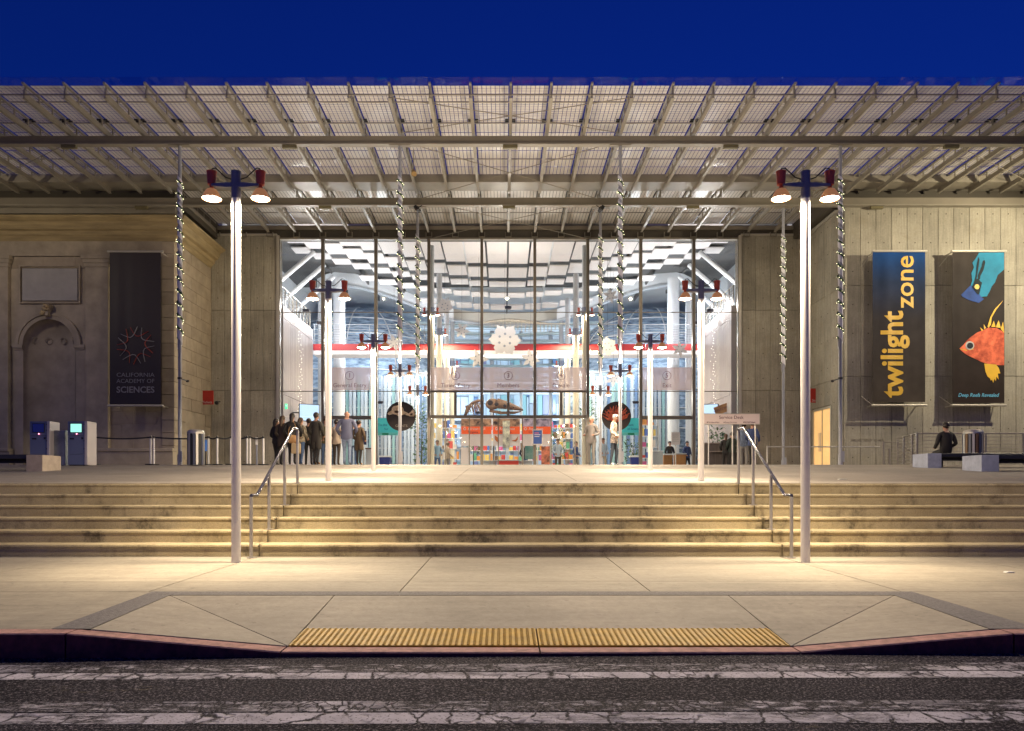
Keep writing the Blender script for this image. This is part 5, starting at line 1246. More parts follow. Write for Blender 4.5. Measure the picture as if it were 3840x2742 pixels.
# plants
def plant(px, py0, D, w_, h_, label, n=130, seed=1, col=None):
    x = X(px, D); rnd = random.Random(seed); t = thing('potted_plant', label, 'plant', (x, D, HF))
    part('pot', B().lathe([(0.0, 0), (0.2, 0), (0.26, 0.4), (0.23, 0.4), (0.22, 0.36), (0, 0.36)], (x, D, HF), 16), M_hgrey, t, smooth=True)
    z1 = Z(py0, D); part('stem', B().cyl((x, D, HF+0.3), (x+0.03, D, z1-h_*0.3), 0.03, 0.015, 7), mat('stem_brown', (0.10, 0.07, 0.04), 0.8), t)
    bb = B()
    for i in range(n):
        a = rnd.uniform(0, 2*PI); rr = w_*math.sqrt(rnd.random()); p = Vector((x+rr*math.cos(a), D+rr*math.sin(a), z1-h_*rnd.random()**0.8)); d = Vector((math.cos(a), math.sin(a), rnd.uniform(-0.5, 1.2))).normalized()*rnd.uniform(0.12, 0.24); e2 = d.cross(Vector((rnd.uniform(-1, 1), rnd.uniform(-1, 1), 1))).normalized()*0.035
        bb.quad(p, p+d*0.5+e2, p+d, p+d*0.5-e2)
    part('leaves', bb, mat('leaf_green', (0.05, 0.13, 0.025), 0.6, vary=(6, 0.4)), t, kind='stuff')
plant(2372, 1648, 36.0, 0.30, 1.0, 'green potted plant below the right teal sign', seed=1)
plant(1580, 1560, 37.5, 0.30, 2.4, 'tall green plant left of the middle doors', 260, 2)
plant(1562, 1500, 39.5, 0.35, 1.6, 'high dark green plant behind the left tall lamps', 200, 5)
plant(2205, 1505, 39.5, 0.4, 1.6, 'high dark green plant behind the right tall lamps', 200, 6)
plant(1775, 1610, 40, 0.35, 1.4, 'green plant left of the orange exhibit panels', 150, 3)
plant(2095, 1610, 40, 0.35, 1.6, 'green plant right of the orange exhibit panels', 150, 4)
plant(2690, 1600, 35.0, 0.35, 1.1, 'leafy plant on the left behind the service desk', 170, 7)
# monitors, exit and welcome signs on the exhibit walls
for s, px, lab in ((-1, 1160, 'slanting blue-white monitor on the left exhibit wall'), (1, 2655, 'slanting blue-white monitor on the right exhibit wall')):
    D = 36.2; t = thing('wall_monitor', lab, 'monitor', (X(px, D), D, Z(1548, D)), 'monitors on the exhibit walls'); rz = s*0.85
    t.rotation_euler = (0, 0, -rz*0.55)
    hw = 0.46; part('case', B().box(-hw-0.03, hw+0.03, 0, 0.12, -0.42, 0.42), M_dark, t, world=False, bevel=0.01)
    part('screen', B().box(-hw, hw, -0.006, -0.001, -0.39, 0.39), mat('monitor_glow', (0.3, 0.4, 0.5), 0.3, emit=(0.55, 0.75, 1.0), estr=0.85), t, world=False)
    part('arm', B().cyl((0, 0.12, 0), (s*1.6, 0.5, 0), 0.03, n=8), M_dark, t, world=False)
for px, lab in ((1063, 'green exit sign at the left end of the glass'), (2749, 'green exit sign at the right end of the glass')):
    D = 34.9; x, z = X(px, D), Z(1524, D); t = thing('exit_sign', lab, 'sign', (x, D, z), 'green exit signs')
    part('box', B().box(x-0.17, x+0.17, D, D+0.06, z-0.12, z+0.12), M_green, t); text('EXIT', 0.17, mat('exit_white', (0.9, 0.9, 0.9), 0.5, emit=(0.8, 1, 0.9), estr=1.0), t, (x, D-0.006, z))
    part('bracket', B().cyl((x, D+0.03, z+0.12), (x, D+0.03, z+0.5), 0.012, n=6), M_dark, t)
t = thing('welcome_sign', 'tilted brown wooden sign above the service desk', 'sign', (X(2705, 35.4), 35.4, Z(1535, 35.4)))
t.rotation_euler = (0, math.radians(-19), -0.4)
part('board', B().box(-0.32, 0.32, 0, 0.05, -0.2, 0.2), mat('wood_sign', (0.42, 0.22, 0.08), 0.5, vary=(4, 0.2)), t, world=False)
text('WELCOME', 0.15, M_ink, t, (0, -0.006, 0), loc_world=False)
# the free-standing service desk sign on the plaza
D = 24.0; t = thing('service_desk_sign', 'free-standing pale Service Desk sign on posts by the second right lamp', 'sign', (X(2745, D), D, z_plaza(D)))
x0, x1, z0, z1 = X(2636, D), X(2850, D), Z(1592, D), Z(1551, D)
part('board', B().box(x0, x1, D, D+0.05, z0, z1), mat('sign_taupe', (0.74, 0.62, 0.57), 0.5), t)
for a, c, e_, f_ in ((x0, x1, z1-0.02, z1), (x0, x1, z0, z0+0.02), (x0, x0+0.02, z0+0.021, z1-0.021), (x1-0.02, x1, z0+0.021, z1-0.021)): part('frame', B().box(a, c, D-0.015, D-0.002, e_, f_), M_trim, t)
text('Service Desk', 0.15, M_ink, t, (X(2742, D), D-0.006, Z(1566, D)))
for px, s_ in ((2672, 'Memberships'), (2737, 'Guest Services'), (2807, 'Will Call Tickets')): text(s_, 0.062, M_ink, t, (X(px+3, D), D-0.006, Z(1584, D)), width=0.38); 
for px in (2652, 2715, 2789): part('bullet', B().cyl((X(px, D), D-0.008, Z(1584, D)), (X(px, D), D-0.001, Z(1584, D)), 0.016, n=10), M_ink, t)
for px in (2660, 2750, 2836): part('post', B().cyl((X(px, D), D+0.09, z_plaza(D)), (X(px, D), D+0.09, z1-0.05), 0.024, n=10), M_stain, t)

# ------------------------------------------------------------------ signs at the side entrances
D = 33.0
for px0, px1, lab, tx, x_off in ((744, 800, 'red Tickets sign sticking out of the old stone wing', 'Tickets', 0), (3034, 3074, 'red sign sticking out of the right-hand wall above the glowing door', 'Store', 0)):
    Dd = 33.0 if px0 < 1000 else 32.2; y0_, y1_ = (1465, 1517) if px0 < 1000 else (1457, 1510)
    xa, xb = X(px0, Dd), X(px1, Dd); t = thing('projecting_sign', lab, 'sign', ((xa+xb)/2, Dd, Z(y1_, Dd)), 'red projecting signs')
    part('plate', B().box(xa, xb, Dd, Dd+0.04, Z(y1_, Dd), Z(y0_, Dd)), M_signred, t); text(tx, 0.15, mat('sign_white', (0.7, 0.65, 0.62), 0.5), t, ((xa+xb)/2+0.06, Dd-0.006, Z(y1_-8, Dd)))
    ax = LX if px0 < 1000 else RX
    part('arm', B().cyl((ax, Dd+0.02, Z(y0_+8, Dd)), ((xa+xb)/2, Dd+0.05, Z(y0_+8, Dd)), 0.02, n=8), M_dark, t)
o = thing('camera_dome', 'small dark camera beside the Tickets sign', 'camera', (X(812, 33.5), 33.5, Z(1511, 33.5)))
part('dome', B().ball((0, 0, 0), 0.09, 10, 6), M_dark, o, world=False, smooth=True); part('arm', B().cyl((0, 0, 0.05), (0, 0.45, 0.1), 0.02, n=6), M_dark, o, world=False)

# ------------------------------------------------------------------ plaza furniture
def kiosk(px0, px1, D, lit, label):
    x0, x1 = X(px0, D), X(px1, D); w_ = x1-x0; z0 = z_plaza(D); z1 = Z(1580, D)
    t = thing('ticket_kiosk', label, 'kiosk', ((x0+x1)/2, D, z0), 'ticket kiosks before the old stone wing')
    Mk = mat('kiosk_blue', (0.15, 0.18, 0.28), 0.45); Ms = mat('kiosk_side', (0.50, 0.46, 0.47), 0.4)
    h = z1-z0; a, c = x0, x0+w_*0.84
    part('upper_cabinet', B().box(a, c, D, D+0.5, z0+h*0.672, z1), Mk, t, bevel=0.012)
    part('lower_door', B().box(a+0.004, c-0.004, D+0.01, D+0.5, z0+h*0.26, z0+h*0.668), Mk, t, bevel=0.006)
    part('base_panel', B().box(a+0.002, c-0.002, D+0.005, D+0.5, z0+0.03, z0+h*0.256), Mk, t, bevel=0.006)
    part('side_panel', B().box(c+0.002, x1, D-0.02, D+0.52, z0+0.02, z1+0.005), Ms, t, bevel=0.015)
    part('plinth', B().box(a+0.03, x1-0.02, D+0.05, D+0.48, z0, z0+0.028), M_dark, t)
    xs0, xs1, zs0, zs1 = a+(c-a)*0.20, a+(c-a)*0.84, z0+h*0.755, z0+h*0.94
    part('bezel', B().box(xs0-0.02, xs1+0.02, D-0.012, D-0.001, zs0-0.02, zs1+0.02), M_dark, t)
    part('screen', B().box(xs0, xs1, D-0.018, D-0.013, zs0, zs1), mat('screen_lit', (0.3, 0.5, 0.45), 0.3, emit=(0.35, 0.95, 0.78), estr=0.8) if lit else mat('screen_dim', (0.01, 0.02, 0.12), 0.2, emit=(0.01, 0.02, 0.20), estr=0.15), t)
    part('indicator_light', B().ball(((xs0+xs1)/2+0.02, D-0.02, z0+h*0.715), 0.016, 10, 6), mat('indicator_pink', (1, 0.3, 0.4), 0.3, emit=(1.0, 0.25, 0.35), estr=6), t)
    part('card_slot', B().box(a+(c-a)*0.14, a+(c-a)*0.38, D-0.004, D+0.01, z0+h*0.59, z0+h*0.625), M_dark, t)
    part('keypad', B().box(a+(c-a)*0.82, a+(c-a)*0.92, D-0.006, D+0.01, z0+h*0.595, z0+h*0.64), M_dark, t)
    for zz_ in (0.93, 0.80, 0.56, 0.38): part('hinge', B().box(c-0.02, c+0.004, D-0.008, D+0.01, z0+h*zz_-0.02, z0+h*zz_+0.02), M_dark, t)
kiosk(111, 188, 23.4, False, 'blue ticket kiosk with a dark screen before the old stone wing')
kiosk(253, 329, 23.4, True, 'blue ticket kiosk with a lit turquoise screen before the old stone wing')
D = 23.6; t = thing('metal_bin', 'grey steel box between the two blue ticket kiosks', 'bin', (X(222, D), D, z_plaza(D)))
part('body', B().box(X(200, D), X(244, D), D, D+0.35, z_plaza(D), Z(1617, D)), mat('zinc', (0.26, 0.28, 0.28), 0.45, 0.4, vary=(3, 0.3)), t, bevel=0.01)
part('rim', B().box(X(200, D)-0.01, X(244, D)+0.01, D-0.01, D+0.36, Z(1617, D)+0.001, Z(1617, D)+0.02), M_stain, t)
def bench(D, x0, x1, sgn, label, mblk, lb):
    zb_ = z_plaza(D); t = thing('bench', label, 'bench', (x0, D, zb_), 'benches with pale block ends')
    h = 0.42; xa, xb = (x0, x0+lb) if sgn > 0 else (x0-lb, x0)
    part('end_block', B().box(xa, xb, D-0.05, D+0.75, zb_-0.02, zb_+h), mblk, t, bevel=0.008)
    a, c = (xb+0.003, x1) if sgn > 0 else (x1, xa-0.003)
    part('seat', B().box(a, c, D+0.02, D+0.68, zb_+h-0.10, zb_+h+0.012), mat('bench_dark', (0.025, 0.025, 0.03), 0.4), t, bevel=0.008)
    part('stretcher', B().box(a, c, D+0.3, D+0.36, zb_+h-0.2, zb_+h-0.102), M_dark, t)
    far = x1-0.45 if sgn > 0 else x1
    part('end_block', B().box(x1+0.003 if sgn > 0 else x1-0.453, x1+0.453 if sgn > 0 else x1-0.003, D-0.05, D+0.75, zb_-0.02, zb_+h), mblk, t, bevel=0.008)
M_blk = mat('bench_block_grey', (0.33, 0.36, 0.46), 0.7, vary=(6, 0.15)); M_blk2 = mat('bench_block_sand', (0.40, 0.33, 0.27), 0.7, vary=(6, 0.15))
bench(21.4, 12.17, 16.6, 1, 'long dark bench with the seated person, grey block end', M_blk, 0.40)
bench(19.0, 12.17, 16.6, 1, 'nearer long dark bench at the right edge, grey block end', M_blk, 0.45)
bench(19.1, -11.80, -16.2, -1, 'long dark bench at the left edge, sandy block end', M_blk2, 0.42)
def slat_bin(px, D, r, label, cols):
    x = X(px, D); z0 = z_plaza(D); t = thing('litter_bin', label, 'bin', (x, D, z0), 'round litter bins with vertical slats')
    part('liner', B().cyl((x, D, z0+0.03), (x, D, z0+0.98), r-0.03, n=24), M_dark, t)
    for i in range(18):
        a = 2*PI*i/18; c = Vector((x+r*math.cos(a), D+r*math.sin(a), 0)); tn = Vector((-math.sin(a), math.cos(a), 0))*0.034; nr = Vector((math.cos(a), math.sin(a), 0))*0.010
        bb = B(); k_ = len(bb.v)
        for z in (z0+0.02, z0+1.0):
            for p in (c-tn-nr, c+tn-nr, c+tn+nr, c-tn+nr): bb.v.append((p.x, p.y, z))
        for f_ in ((0,1,2,3),(7,6,5,4),(0,4,5,1),(1,5,6,2),(2,6,7,3),(3,7,4,0)): bb.face(f_)
        part('slat', bb, cols[i % len(cols)], t)
    part('rim', B().cyl((x, D, z0+1.003), (x, D, z0+1.05), r+0.015, n=28), M_stain, t, smooth=True)
    part('hood', B().lathe([(r+0.01, 0), (r-0.02, 0.06), (r-0.12, 0.09), (0, 0.09)], (x, D, z0+1.052), 24), M_stain, t, smooth=True)
slat_bin(735, 23.6, 0.25, 'round slatted litter bin beside the old stone wing', [M_stain, M_dark, mat('bin_blue', (0.09, 0.10, 0.15), 0.4)])
slat_bin(3649, 23.4, 0.28, 'round slatted litter bin behind the bench on the right', [M_stain, mat('bin_bronze', (0.20, 0.12, 0.06), 0.4), MT['bin_blue']])
# queue posts and belts
pts_ = [355, 565, 577, 782, 815, 866, 927, 938, 988]
nm_ = ['queue post nearest the lit kiosk', 'left one of the two close queue posts before the stone wing', 'right one of the two close queue posts before the stone wing', 'queue post just right of the slatted bin', 'second queue post right of the slatted bin', 'queue post touching the left pavement lamp in view',
       'queue post just right of the left pavement lamp', 'brighter queue post right of the left pavement lamp', 'queue post at the end of the line beside the people']
qp = []
for i, px in enumerate(pts_):
    D = 24.1+0.12*(i % 2); x = X(px, D); z0 = z_plaza(D)
    t = thing('queue_post', nm_[i], 'queue post', (x, D, z0), 'white queue posts with dark belts')
    part('post', B().cyl((x, D, z0), (x, D, z0+0.94), 0.032, n=12), M_white, t, smooth=True); part('foot', B().cyl((x, D, z0), (x, D, z0+0.03), 0.17, n=18), M_dark, t); part('belt_head', B().cyl((x, D, z0+0.86), (x, D, z0+0.935), 0.035, n=12), M_dark, t)
    qp.append((x, D, z0+0.90, t))
for (a, c) in zip(qp, qp[1:]):
    if c[0]-a[0] < 0.3: continue
    dx = c[0]-a[0]; bb = B()
    for q in range(9):
        u = q/8; p = (a[0]+dx*u, a[1]+(c[1]-a[1])*u, a[2]+(c[2]-a[2])*u-0.05*4*u*(1-u)); bb.v += [(p[0], p[1]-0.002, p[2]-0.024), (p[0], p[1]-0.002, p[2]+0.024), (p[0], p[1]+0.002, p[2]+0.024), (p[0], p[1]+0.002, p[2]-0.024)]
    for q in range(8):
        for u in range(4): v_ = (u+1) % 4; bb.face((q*4+u, q*4+v_, q*4+4+v_, q*4+4+u))
    part('belt', bb, M_wire, a[3])
D = 24.3; t = thing('notice_post', 'blue notice on a slim post right of the left pavement lamp', 'sign', (X(963, D), D, z_plaza(D)))
part('post', B().cyl((X(963, D), D, z_plaza(D)), (X(963, D), D, Z(1662, D)), 0.03, n=8), M_cap, t); part('plate', B().box(X(959, D), X(967, D), D-0.03, D, Z(1668, D), Z(1640, D)), M_white, t)
D = 23.9; t = thing('notice_post', 'small blue notice between the slatted bin and the first queue post', 'sign', (X(771, D), D, z_plaza(D)))
part('post', B().cyl((X(771, D), D, z_plaza(D)), (X(771, D), D, Z(1692, D)), 0.02, n=8), M_dark, t); part('plate', B().box(X(765, D), X(777, D), D-0.03, D, Z(1692, D), Z(1650, D)), mat('notice_blue', (0.10, 0.22, 0.55), 0.4, emit=(0.1, 0.3, 0.9), estr=0.12), t)
# low rail beside the right-hand pier
D = 26.5; t = thing('low_rail', 'low steel rail in front of the right pier', 'railing', (X(2870, D), D, HF))
part('post', B().cyl((X(2877, D), D, HF), (X(2877, D), D, Z(1672, D)), 0.025, n=10), M_stain, t); part('rail', B().cyl((X(2877, D), D, Z(1676, D)), (13.4, D, Z(1676, D)), 0.022, n=10), M_stain, t)
# stair railing before the right-hand wall
t = thing('stair_railing', 'steel stair railing with horizontal bars before the right-hand wall', 'railing', (14.0, 25.0, HF))
M_rl = mat('railing_grey', (0.30, 0.27, 0.24), 0.4, 0.5)
zt_, zb2 = HF+1.07, HF+0.12
cx = X(3438, 25.0)
for px in (3438, 3695, 3837, 3960): part('post', B().box(X(px, 25)-0.03, X(px, 25)+0.03, 24.97, 25.03, HF, zt_), M_rl, t)
for q in range(9):
    z = zb2+(zt_-zb2)*q/8; part('rail', B().cyl((cx, 25.0, z), (18.0, 25.0, z), 0.026 if q == 8 else 0.011, n=7), M_rl, t)
for (x_, y_) in ((X(3420, 25.4), 25.4), (X(3389, 26.6), 26.6), (X(3366, 27.6), 27.6)): part('post', B().box(x_-0.025, x_+0.025, y_-0.03, y_+0.03, HF-0.2, zt_), M_rl, t)
for q in range(9):
    z = zb2+(zt_-zb2)*q/8; part('rail', B().cyl((cx, 25.0, z), (X(3366, 27.6), 27.6, z), 0.026 if q == 8 else 0.011, n=7), M_rl, t)
xa, xb, zr = X(3313, 28.4), X(3500, 28.4), HF+1.0
part('post', B().box(xa-0.03, xa+0.03, 28.37, 28.43, HF-0.3, zr), M_rl, t); part('post', B().box(xa+0.2, xa+0.25, 28.37, 28.43, HF-0.3, zr-0.25), M_rl, t)
for q in range(8):
    z = zr-0.13*q; part('rail', B().tube([(xa, 28.4, z), (xa+0.55, 28.4, z-0.03), (xb+0.6, 28.4, z-1.35)], 0.024 if q == 0 else 0.010, 6), M_rl, t)
o = thing('wall_lettering', 'row of small raised letters low on the right-hand concrete wall', 'lettering', (X(3240, YF), YF-0.02, Z(1650, YF)))
text('ACADEMY CAFE', 0.16, mat('raised_letter_grey', (0.33, 0.30, 0.23), 0.5), o, (X(3255, YF), YF-0.012, Z(1650, YF)), ext=0.008, width=1.35)
# litter on the paving
for i, (px, py, D, w_) in enumerate(((3160, 1790, 15.0, 0.09), (3790, 2137, 8.4, 0.05))):
    zf = z_plaza(D) if D > 12 else z_walk(D); x = X(px, D)
    tag(part('paper_scrap', B().prism([(x-w_, zf+0.003), (x+w_*0.8, zf+0.004), (x+w_, zf+0.012), (x-w_*0.5, zf+0.014)], D, D+0.06), M_white), ['white scrap of paper on the plaza behind the right steps', 'tiny white scrap on the pavement at the right edge'][i], 'litter')

# ------------------------------------------------------------------ people
SKIN = mat('skin', (0.45, 0.25, 0.17), 0.6)
def skinmesh(verts, edges, radii, root, levels=1):
    me = bpy.data.meshes.new('tmp'); me.from_pydata(verts, edges, []); o = bpy.data.objects.new('tmp', me); C.objects.link(o)
    sk = o.modifiers.new('skin', 'SKIN'); sk.use_smooth_shade = True
    for i, r in enumerate(radii):
        sv = me.skin_vertices[0].data[i]; sv.radius = (r, r) if not isinstance(r, tuple) else r; sv.use_root = (i == root)
    sb_ = o.modifiers.new('sub', 'SUBSURF'); sb_.levels = levels; sb_.render_levels = levels
    dg = bpy.context.evaluated_depsgraph_get(); dg.update()
    out = bpy.data.meshes.new_from_object(o.evaluated_get(dg)); bpy.data.objects.remove(o); return out
def person(x, y, h, rz, label, top, legs, hair, pose='stand', group=None, arm=(0.12, 0.12), fore=(0.15, 0.15), hairlen=0, coat=0.0, shoes=None, fat=1.0, z0=None, stride=0.05, skin=SKIN, head_tilt=0.0):
    """h height, rz facing (0 = towards the camera), arm = outward swing, fore = forward bend of the forearms"""
    t = thing('person', label, 'person', (x, y, HF if z0 is None else z0), group, rz); k_ = h/1.75
    V = []; E = []; R = []; reg = []
    def add(p, r, q, g):
        V.append((p[0]*k_, p[1]*k_, p[2]*k_)); R.append(tuple(a*k_ for a in r) if isinstance(r, tuple) else r*k_); reg.append(g)
        if q is not None: E.append((q, len(V)-1))
        return len(V)-1
    sit = pose == 'sit'; hz = 0.55 if sit else 0.92
    pe = add((0, 0, hz), (0.155*fat, 0.11*fat), None, 1)
    wa = add((0, 0.0, hz+0.16), (0.14*fat, 0.10*fat), pe, 1); ch = add((0, 0.01, hz+0.36), (0.165*fat, 0.115*fat), wa, 1); sh = add((0, 0.01, hz+0.50), (0.12, 0.085), ch, 1)
    nk = add((0, 0.0, hz+0.585), 0.055, sh, 2); hd0 = add((0, -0.01-head_tilt, hz+0.645), (0.068, 0.075), nk, 2); hd1 = add((0, -0.01-head_tilt*1.6, hz+0.735), (0.077, 0.092), hd0, 2); hd2 = add((0, 0.0-head_tilt*1.6, hz+0.80), (0.055, 0.065), hd1, 2)
    ns = add((0, -0.105-head_tilt*1.6, hz+0.695), 0.012, hd1, 2)
    for s in (-1, 1):
        ear = add((s*0.082, 0.0-head_tilt*1.6, hz+0.70), 0.014, hd1, 2)
        so = add((s*0.165*fat, 0.01, hz+0.475), 0.062, sh, 1); ao, fo = arm[0 if s < 0 else 1], fore[0 if s < 0 else 1]
        el = add((s*(0.20*fat+ao*0.5), 0.04, hz+0.22), 0.047, so, 1)
        wr = add((s*(0.20*fat+ao*0.4-abs(fo)*0.25), 0.02-fo*0.9, hz-0.02+fo*0.75), 0.034, el, 1)
        d = (Vector(V[wr])-Vector(V[el])).normalized(); pm = add([(c/k_) for c in (Vector(V[wr])+d*0.06*k_)], 0.030, wr, 3); P0 = Vector(V[pm])/k_
        sd_ = d.cross(Vector((0, 1, 0.3))).normalized(); fw = d.cross(sd_).normalized()
        for q, ln in enumerate((0.060, 0.070, 0.066, 0.052)):
            f0 = add(P0+fw*0.019*(q-1.5)+d*0.035, 0.0095, pm, 3); f1 = add(P0+fw*0.022*(q-1.5)+d*(0.035+ln*0.55)-sd_*s*0.006, 0.0085, f0, 3); add(P0+fw*0.022*(q-1.5)+d*(0.035+ln)-sd_*s*0.02, 0.007, f1, 3)
        th0 = add(P0-fw*0.035-d*0.005, 0.011, pm, 3); add(P0-fw*0.05+d*0.03, 0.009, th0, 3)
        if sit:
            hp = add((s*0.09, -0.05, 0.53), 0.085, pe, 0); kn = add((s*0.11, -0.42, 0.50), 0.062, hp, 0); an = add((s*0.11, -0.40, 0.09), 0.042, kn, 0); to = add((s*0.12, -0.53, 0.04), 0.036, an, 4)
        else:
            st = s*stride
            hp = add((s*0.092, 0.0, hz-0.10), 0.092*(0.5+0.5*fat), pe, 0); kn = add((s*0.10, -0.02-st, 0.50), 0.060, hp, 0); an = add((s*0.105, 0.03-st*1.5, 0.09), 0.043, kn, 0); to = add((s*0.125, -0.11-st*1.5, 0.035), 0.036, an, 4)
    me = skinmesh(V, E, R, pe); 
    shoes = shoes or mat('dark_shoe', (0.03, 0.025, 0.02), 0.5)
    me.materials.clear()
    for m in (legs, top, skin, skin, shoes): me.materials.append(m)
    from mathutils import kdtree
    kd = kdtree.KDTree(len(V))
    # sample along the bones so that faces take the region they lie on
    pts = []
    for a, c in E:
        for u in (0.0, 0.25, 0.5, 0.75, 1.0): pts.append((Vector(V[a]).lerp(Vector(V[c]), u), max(reg[a], 0) if u < 0.5 else reg[c]))
    kd = kdtree.KDTree(len(pts))
    for i, (p, g) in enumerate(pts): kd.insert(p, i)
    kd.balance()
    for p in me.polygons:
        _, i, _ = kd.find(p.center); g = pts[i][1]
        if g == 1 and p.center.z < (hz-0.03)*k_ and abs(p.center.x) < 0.15*k_: g = 0
        p.material_index = g
    me.name = 'body'; body = link('body', me, t)
    # coat or jacket: the torso and sleeves again, a little larger, with a hem
    if coat >= 0:
        bm = bmesh.new(); bm.from_mesh(me); zc0 = (hz-0.08-coat)*k_
        kill = [f for f in bm.faces if not (f.material_index == 1 or (f.material_index == 0 and f.calc_center_median().z > zc0))]
        bmesh.ops.delete(bm, geom=kill, context='FACES'); bm.normal_update()
        for v in bm.verts:
            n_ = v.normal.copy(); low = max(0, ((hz+0.1)*k_-v.co.z))*0.22 if abs(v.co.x) < 0.19*k_ else 0
            v.co += n_*(0.014+low*0.25)
        cm = bpy.data.meshes.new('jacket'); bm.to_mesh(cm); bm.free(); cm.materials.clear(); cm.materials.append(top)
        for p in cm.polygons: p.material_index = 0
        link('jacket', cm, body)
    if hair:
        hb = B(); cy = -0.01-head_tilt*1.6+0.016; hb.ball((0, cy*k_, (hz+0.75)*k_), 0.104*k_, 14, 10, (0.93, 1.03, 1.02))
        keep = [f for f in range(len(hb.f))]
        v_ = hb.v; nf = []
        for f in hb.f:
            c = [sum(v_[i][q] for i in f)/len(f) for q in range(3)]
            if c[2] > (hz+0.765)*k_ or c[1] > (cy-0.015)*k_: nf.append(f)
        hb.f = nf; hb.m = [0]*len(nf)
        if hairlen: hb.tube([(0, (cy+0.05)*k_, (hz+0.76)*k_), (0, (cy+0.085)*k_, (hz+0.66)*k_), (0, (cy+0.115)*k_, (hz+0.66-hairlen)*k_)], [0.07*k_, 0.072*k_, 0.035*k_], 10)
        part('hair', hb, hair, body, world=False, smooth=True)
    # small dark eyes and a mouth on the face
    fx = B(); 
    for s in (-1, 1): fx.ball((s*0.030*k_, (-0.098-head_tilt*1.6)*k_, (hz+0.718)*k_), 0.009*k_, 6, 4)
    part('eyes', fx, M_dark, body, world=False)
    part('mouth', B().box(-0.02*k_, 0.02*k_, (-0.098-head_tilt*1.6)*k_, (-0.085-head_tilt*1.6)*k_, (hz+0.655)*k_, (hz+0.662)*k_), mat('lips', (0.3, 0.1, 0.08), 0.5), body, world=False)
    return t
cm = lambda n, c, **k: mat('cloth_'+n, c, 0.8, **k)
Hd = mat('hair_dark', (0.02, 0.013, 0.01), 0.5); Hb = mat('hair_brown', (0.07, 0.04, 0.02), 0.5); Hw = mat('hair_white', (0.55, 0.52, 0.48), 0.6)
blk = cm('black', (0.018, 0.016, 0.016)); dkb = cm('dark_brown', (0.05, 0.035, 0.025)); jean = cm('denim', (0.07, 0.12, 0.24), vary=(6, 0.35)); jean2 = cm('pale_denim', (0.20, 0.26, 0.38), vary=(8, 0.3)); gry = cm('grey', (0.20, 0.19, 0.18))
QG = 'people queuing before the left door bay'
def pp(px, h, D, **k):
    label = k.pop('label'); return person(X(px, D), D, h, k.pop('rz', PI), label, k.pop('top'), k.pop('legs'), k.pop('hair'), group=k.pop('group', QG), **k)
pp(1037, 1.62, 25.6, label='person in black at the left end of the queue beside the pier', top=blk, legs=blk, hair=Hd, rz=2.6, hairlen=0.12)
pp(1060, 1.66, 25.0, label='person with long brown hair and dark coat, second in the queue from the left', top=dkb, legs=blk, hair=Hb, rz=2.9, hairlen=0.2, coat=0.18)
p1_ = pp(1096, 1.70, 24.6, label='person in black top holding tan bags behind the left handrail', top=blk, legs=blk, hair=Hd, hairlen=0.15, arm=(0.2, 0.12), fat=1.1)
pp(1128, 1.58, 24.9, label='person in patterned brown jacket and blue jeans in the queue', top=cm('patterned', (0.14, 0.11, 0.07), vary=(14, 0.8), two=(0.35, 0.3, 0.22)), legs=jean, hair=Hb, rz=2.7, hairlen=0.2, shoes=M_white)
pp(1158, 1.60, 25.4, label='person in black with a pale scarf, watching the monitor', top=blk, legs=blk, hair=Hd, rz=3.3)
pp(1186, 1.73, 24.7, label='tall person in a long dark coat with tan boots in the queue', top=cm('charcoal_coat', (0.03, 0.026, 0.022)), legs=blk, hair=Hd, rz=2.8, coat=0.30, shoes=cm('tan_boot', (0.32, 0.19, 0.08)))
pp(1222, 1.66, 26.0, label='person in olive jacket and jeans just left of the second avenue lamp', top=cm('olive', (0.07, 0.06, 0.03)), legs=jean, hair=Hb, rz=0.3)
pp(1262, 1.60, 25.8, label='person in a pale tan puffer jacket behind the second avenue lamp', top=cm('tan_puffer', (0.42, 0.34, 0.27)), legs=dkb, hair=Hd, rz=3.0)
pp(1301, 1.82, 24.8, label='heavy balding person in a blue jacket and pale jeans in the queue', top=cm('slate_blue', (0.115, 0.125, 0.20), vary=(6, 0.1)), legs=jean2, hair=None, fat=1.3, stride=0.08)
pp(1325, 1.66, 27.0, label='person in light blue mostly hidden behind the one in the blue jacket', top=cm('light_blue', (0.22, 0.36, 0.50)), legs=jean, hair=Hb)
pp(1346, 1.50, 24.9, label='small person in dark brown coat at the right end of the queue', top=cm('brown_coat', (0.06, 0.038, 0.02)), legs=blk, hair=Hd, coat=0.25, shoes=cm('tan_boot', (0.32, 0.19, 0.08)), rz=2.8)
G2 = 'people before the doors on the right'
pp(2218, 1.72, 25.9, label='person in grey jumper and grey trousers facing the camera right of the doors', top=cm('grey_jumper', (0.22, 0.20, 0.19)), legs=gry, hair=Hw, rz=-0.5, group=G2, fore=(0.25, 0.25))
pp(2303, 1.74, 25.4, label='white-haired person in a red and white plaid jacket and dark jeans', top=cm('plaid', (0.22, 0.035, 0.025), vary=(18, 0.9), two=(0.62, 0.45, 0.38)), legs=cm('dark_jean', (0.04, 0.05, 0.07)), hair=Hw, rz=1.2, group=G2, coat=0.05, shoes=M_white, head_tilt=0.03)
pp(2262, 1.62, 35.5, label='person in pale blue top inside the glass between two canopy columns', top=cm('pale_blue', (0.35, 0.42, 0.52)), legs=cm('beige', (0.4, 0.33, 0.25)), hair=Hb, rz=0.4, group=G2)
G3 = 'staff behind the counters inside the hall'
pp(2512, 1.60, 37.6, label='staff member in dark top behind the left orange counter', top=blk, legs=dkb, hair=Hd, rz=0.2, group=G3)
pp(2577, 1.60, 37.6, label='staff member in dark blue behind the right orange counter', top=cm('navy', (0.03, 0.05, 0.14)), legs=blk, hair=Hd, rz=0.5, group=G3)
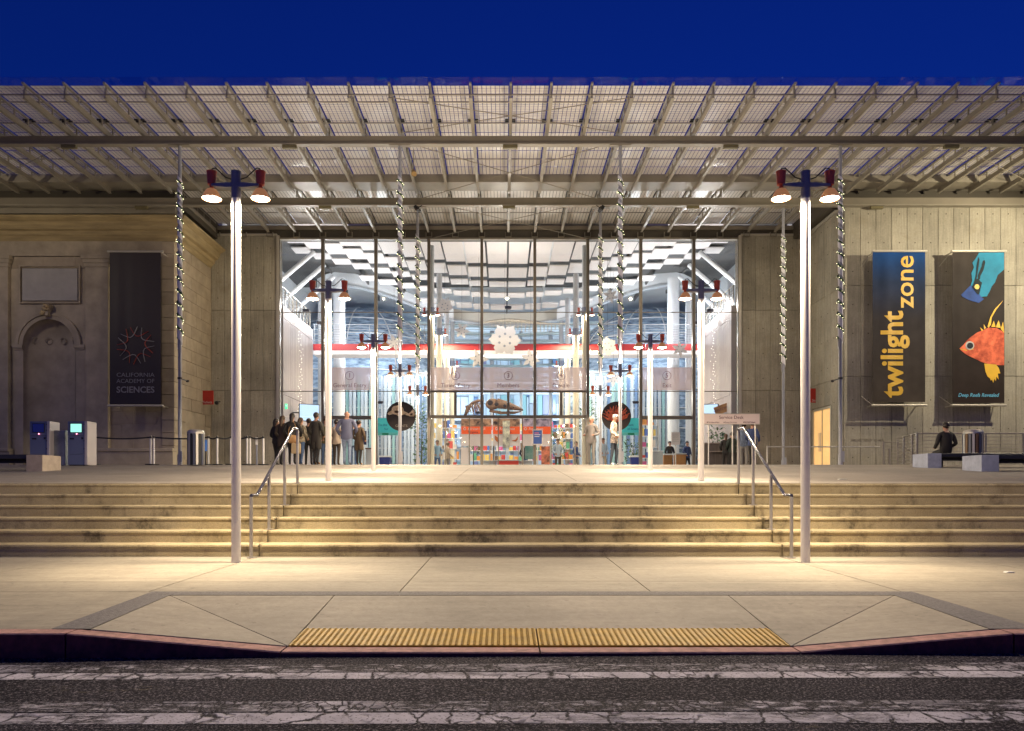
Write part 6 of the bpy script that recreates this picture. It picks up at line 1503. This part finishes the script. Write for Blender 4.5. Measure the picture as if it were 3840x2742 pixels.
G4 = 'people at the service desk'
pp(2722, 1.60, 32.6, label='dark dressed person leaning over the service desk, left one', top=blk, legs=blk, hair=Hb, rz=2.9, group=G4, hairlen=0.15)
pp(2745, 1.66, 32.4, label='dark dressed person at the middle of the service desk', top=cm('black_green', (0.02, 0.03, 0.025)), legs=blk, hair=Hd, rz=3.3, group=G4)
pp(2790, 1.66, 27.6, label='person in blue and grey jacket beside the right handrail top', top=cm('blue_grey', (0.09, 0.12, 0.19), vary=(7, 0.5)), legs=gry, hair=Hd, rz=2.7, group=G4)
pp(2822, 1.68, 27.2, label='person in navy jacket under the right end of the service desk sign', top=cm('navy', (0.03, 0.05, 0.14)), legs=blk, hair=Hb, rz=2.4, group=G4)
zbn = z_plaza(21.4)
person(X(3560, 21.45), 21.62, 1.74, PI, 'person in black sitting on the right-hand bench with back to the camera', blk, blk, Hd, pose='sit', z0=zbn-0.05, coat=0.02, fat=1.15, arm=(0.10, 0.10), fore=(0.2, 0.2))
# visitors deeper inside
for i, (px, D, m1, m2, rz) in enumerate(((1640, 38, 'light_blue', 'denim', 0.4), (1680, 40, 'beige', 'grey', 2.0), (1968, 39.6, 'black', 'denim', 3.0), (2092, 37, 'pale_blue', 'dark_brown', 0.2), (2160, 39, 'navy', 'grey', 1.0))):
    person(X(px, D), D, 1.68, rz, ['visitor in light blue inside, left of the orange panels', 'visitor in beige inside between the left tall lamps', 'visitor in black inside behind the turquoise poster', 'visitor in pale blue inside, right of the orange panels', 'visitor in navy inside beside the right tall lamps'][i], MT['cloth_'+m1], MT['cloth_'+m2], Hb, group='visitors inside the hall')
# bags
D = 24.45; x = X(1097, D); t = thing('bag', 'rounded tan shoulder bag held by the person in black in the queue', 'bag', (x, D, HF+0.70))
part('body', B().ball((0, 0, 0.14), 0.17, 14, 8, (1.25, 0.5, 0.85)), mat('tan_leather', (0.42, 0.24, 0.10), 0.5), t, world=False, smooth=True); part('strap', B().tube([(-0.15, 0, 0.2), (-0.12, 0.02, 0.5), (0.02, 0.06, 0.72), (0.12, 0.02, 0.5), (0.15, 0, 0.2)], 0.012, 6), MT['tan_leather'], t, world=False)
x = X(1112, D); t = thing('bag', 'boxy sand-coloured tote carried low in front of the queue', 'bag', (x, D-0.05, HF+0.36))
part('body', B().box(-0.15, 0.15, -0.06, 0.06, 0, 0.34), mat('sand_tote', (0.40, 0.30, 0.17), 0.7), t, world=False, bevel=0.02); part('strap', B().tube([(-0.08, 0, 0.34), (-0.06, 0, 0.5), (0.06, 0, 0.5), (0.08, 0, 0.34)], 0.012, 6), MT['sand_tote'], t, world=False)
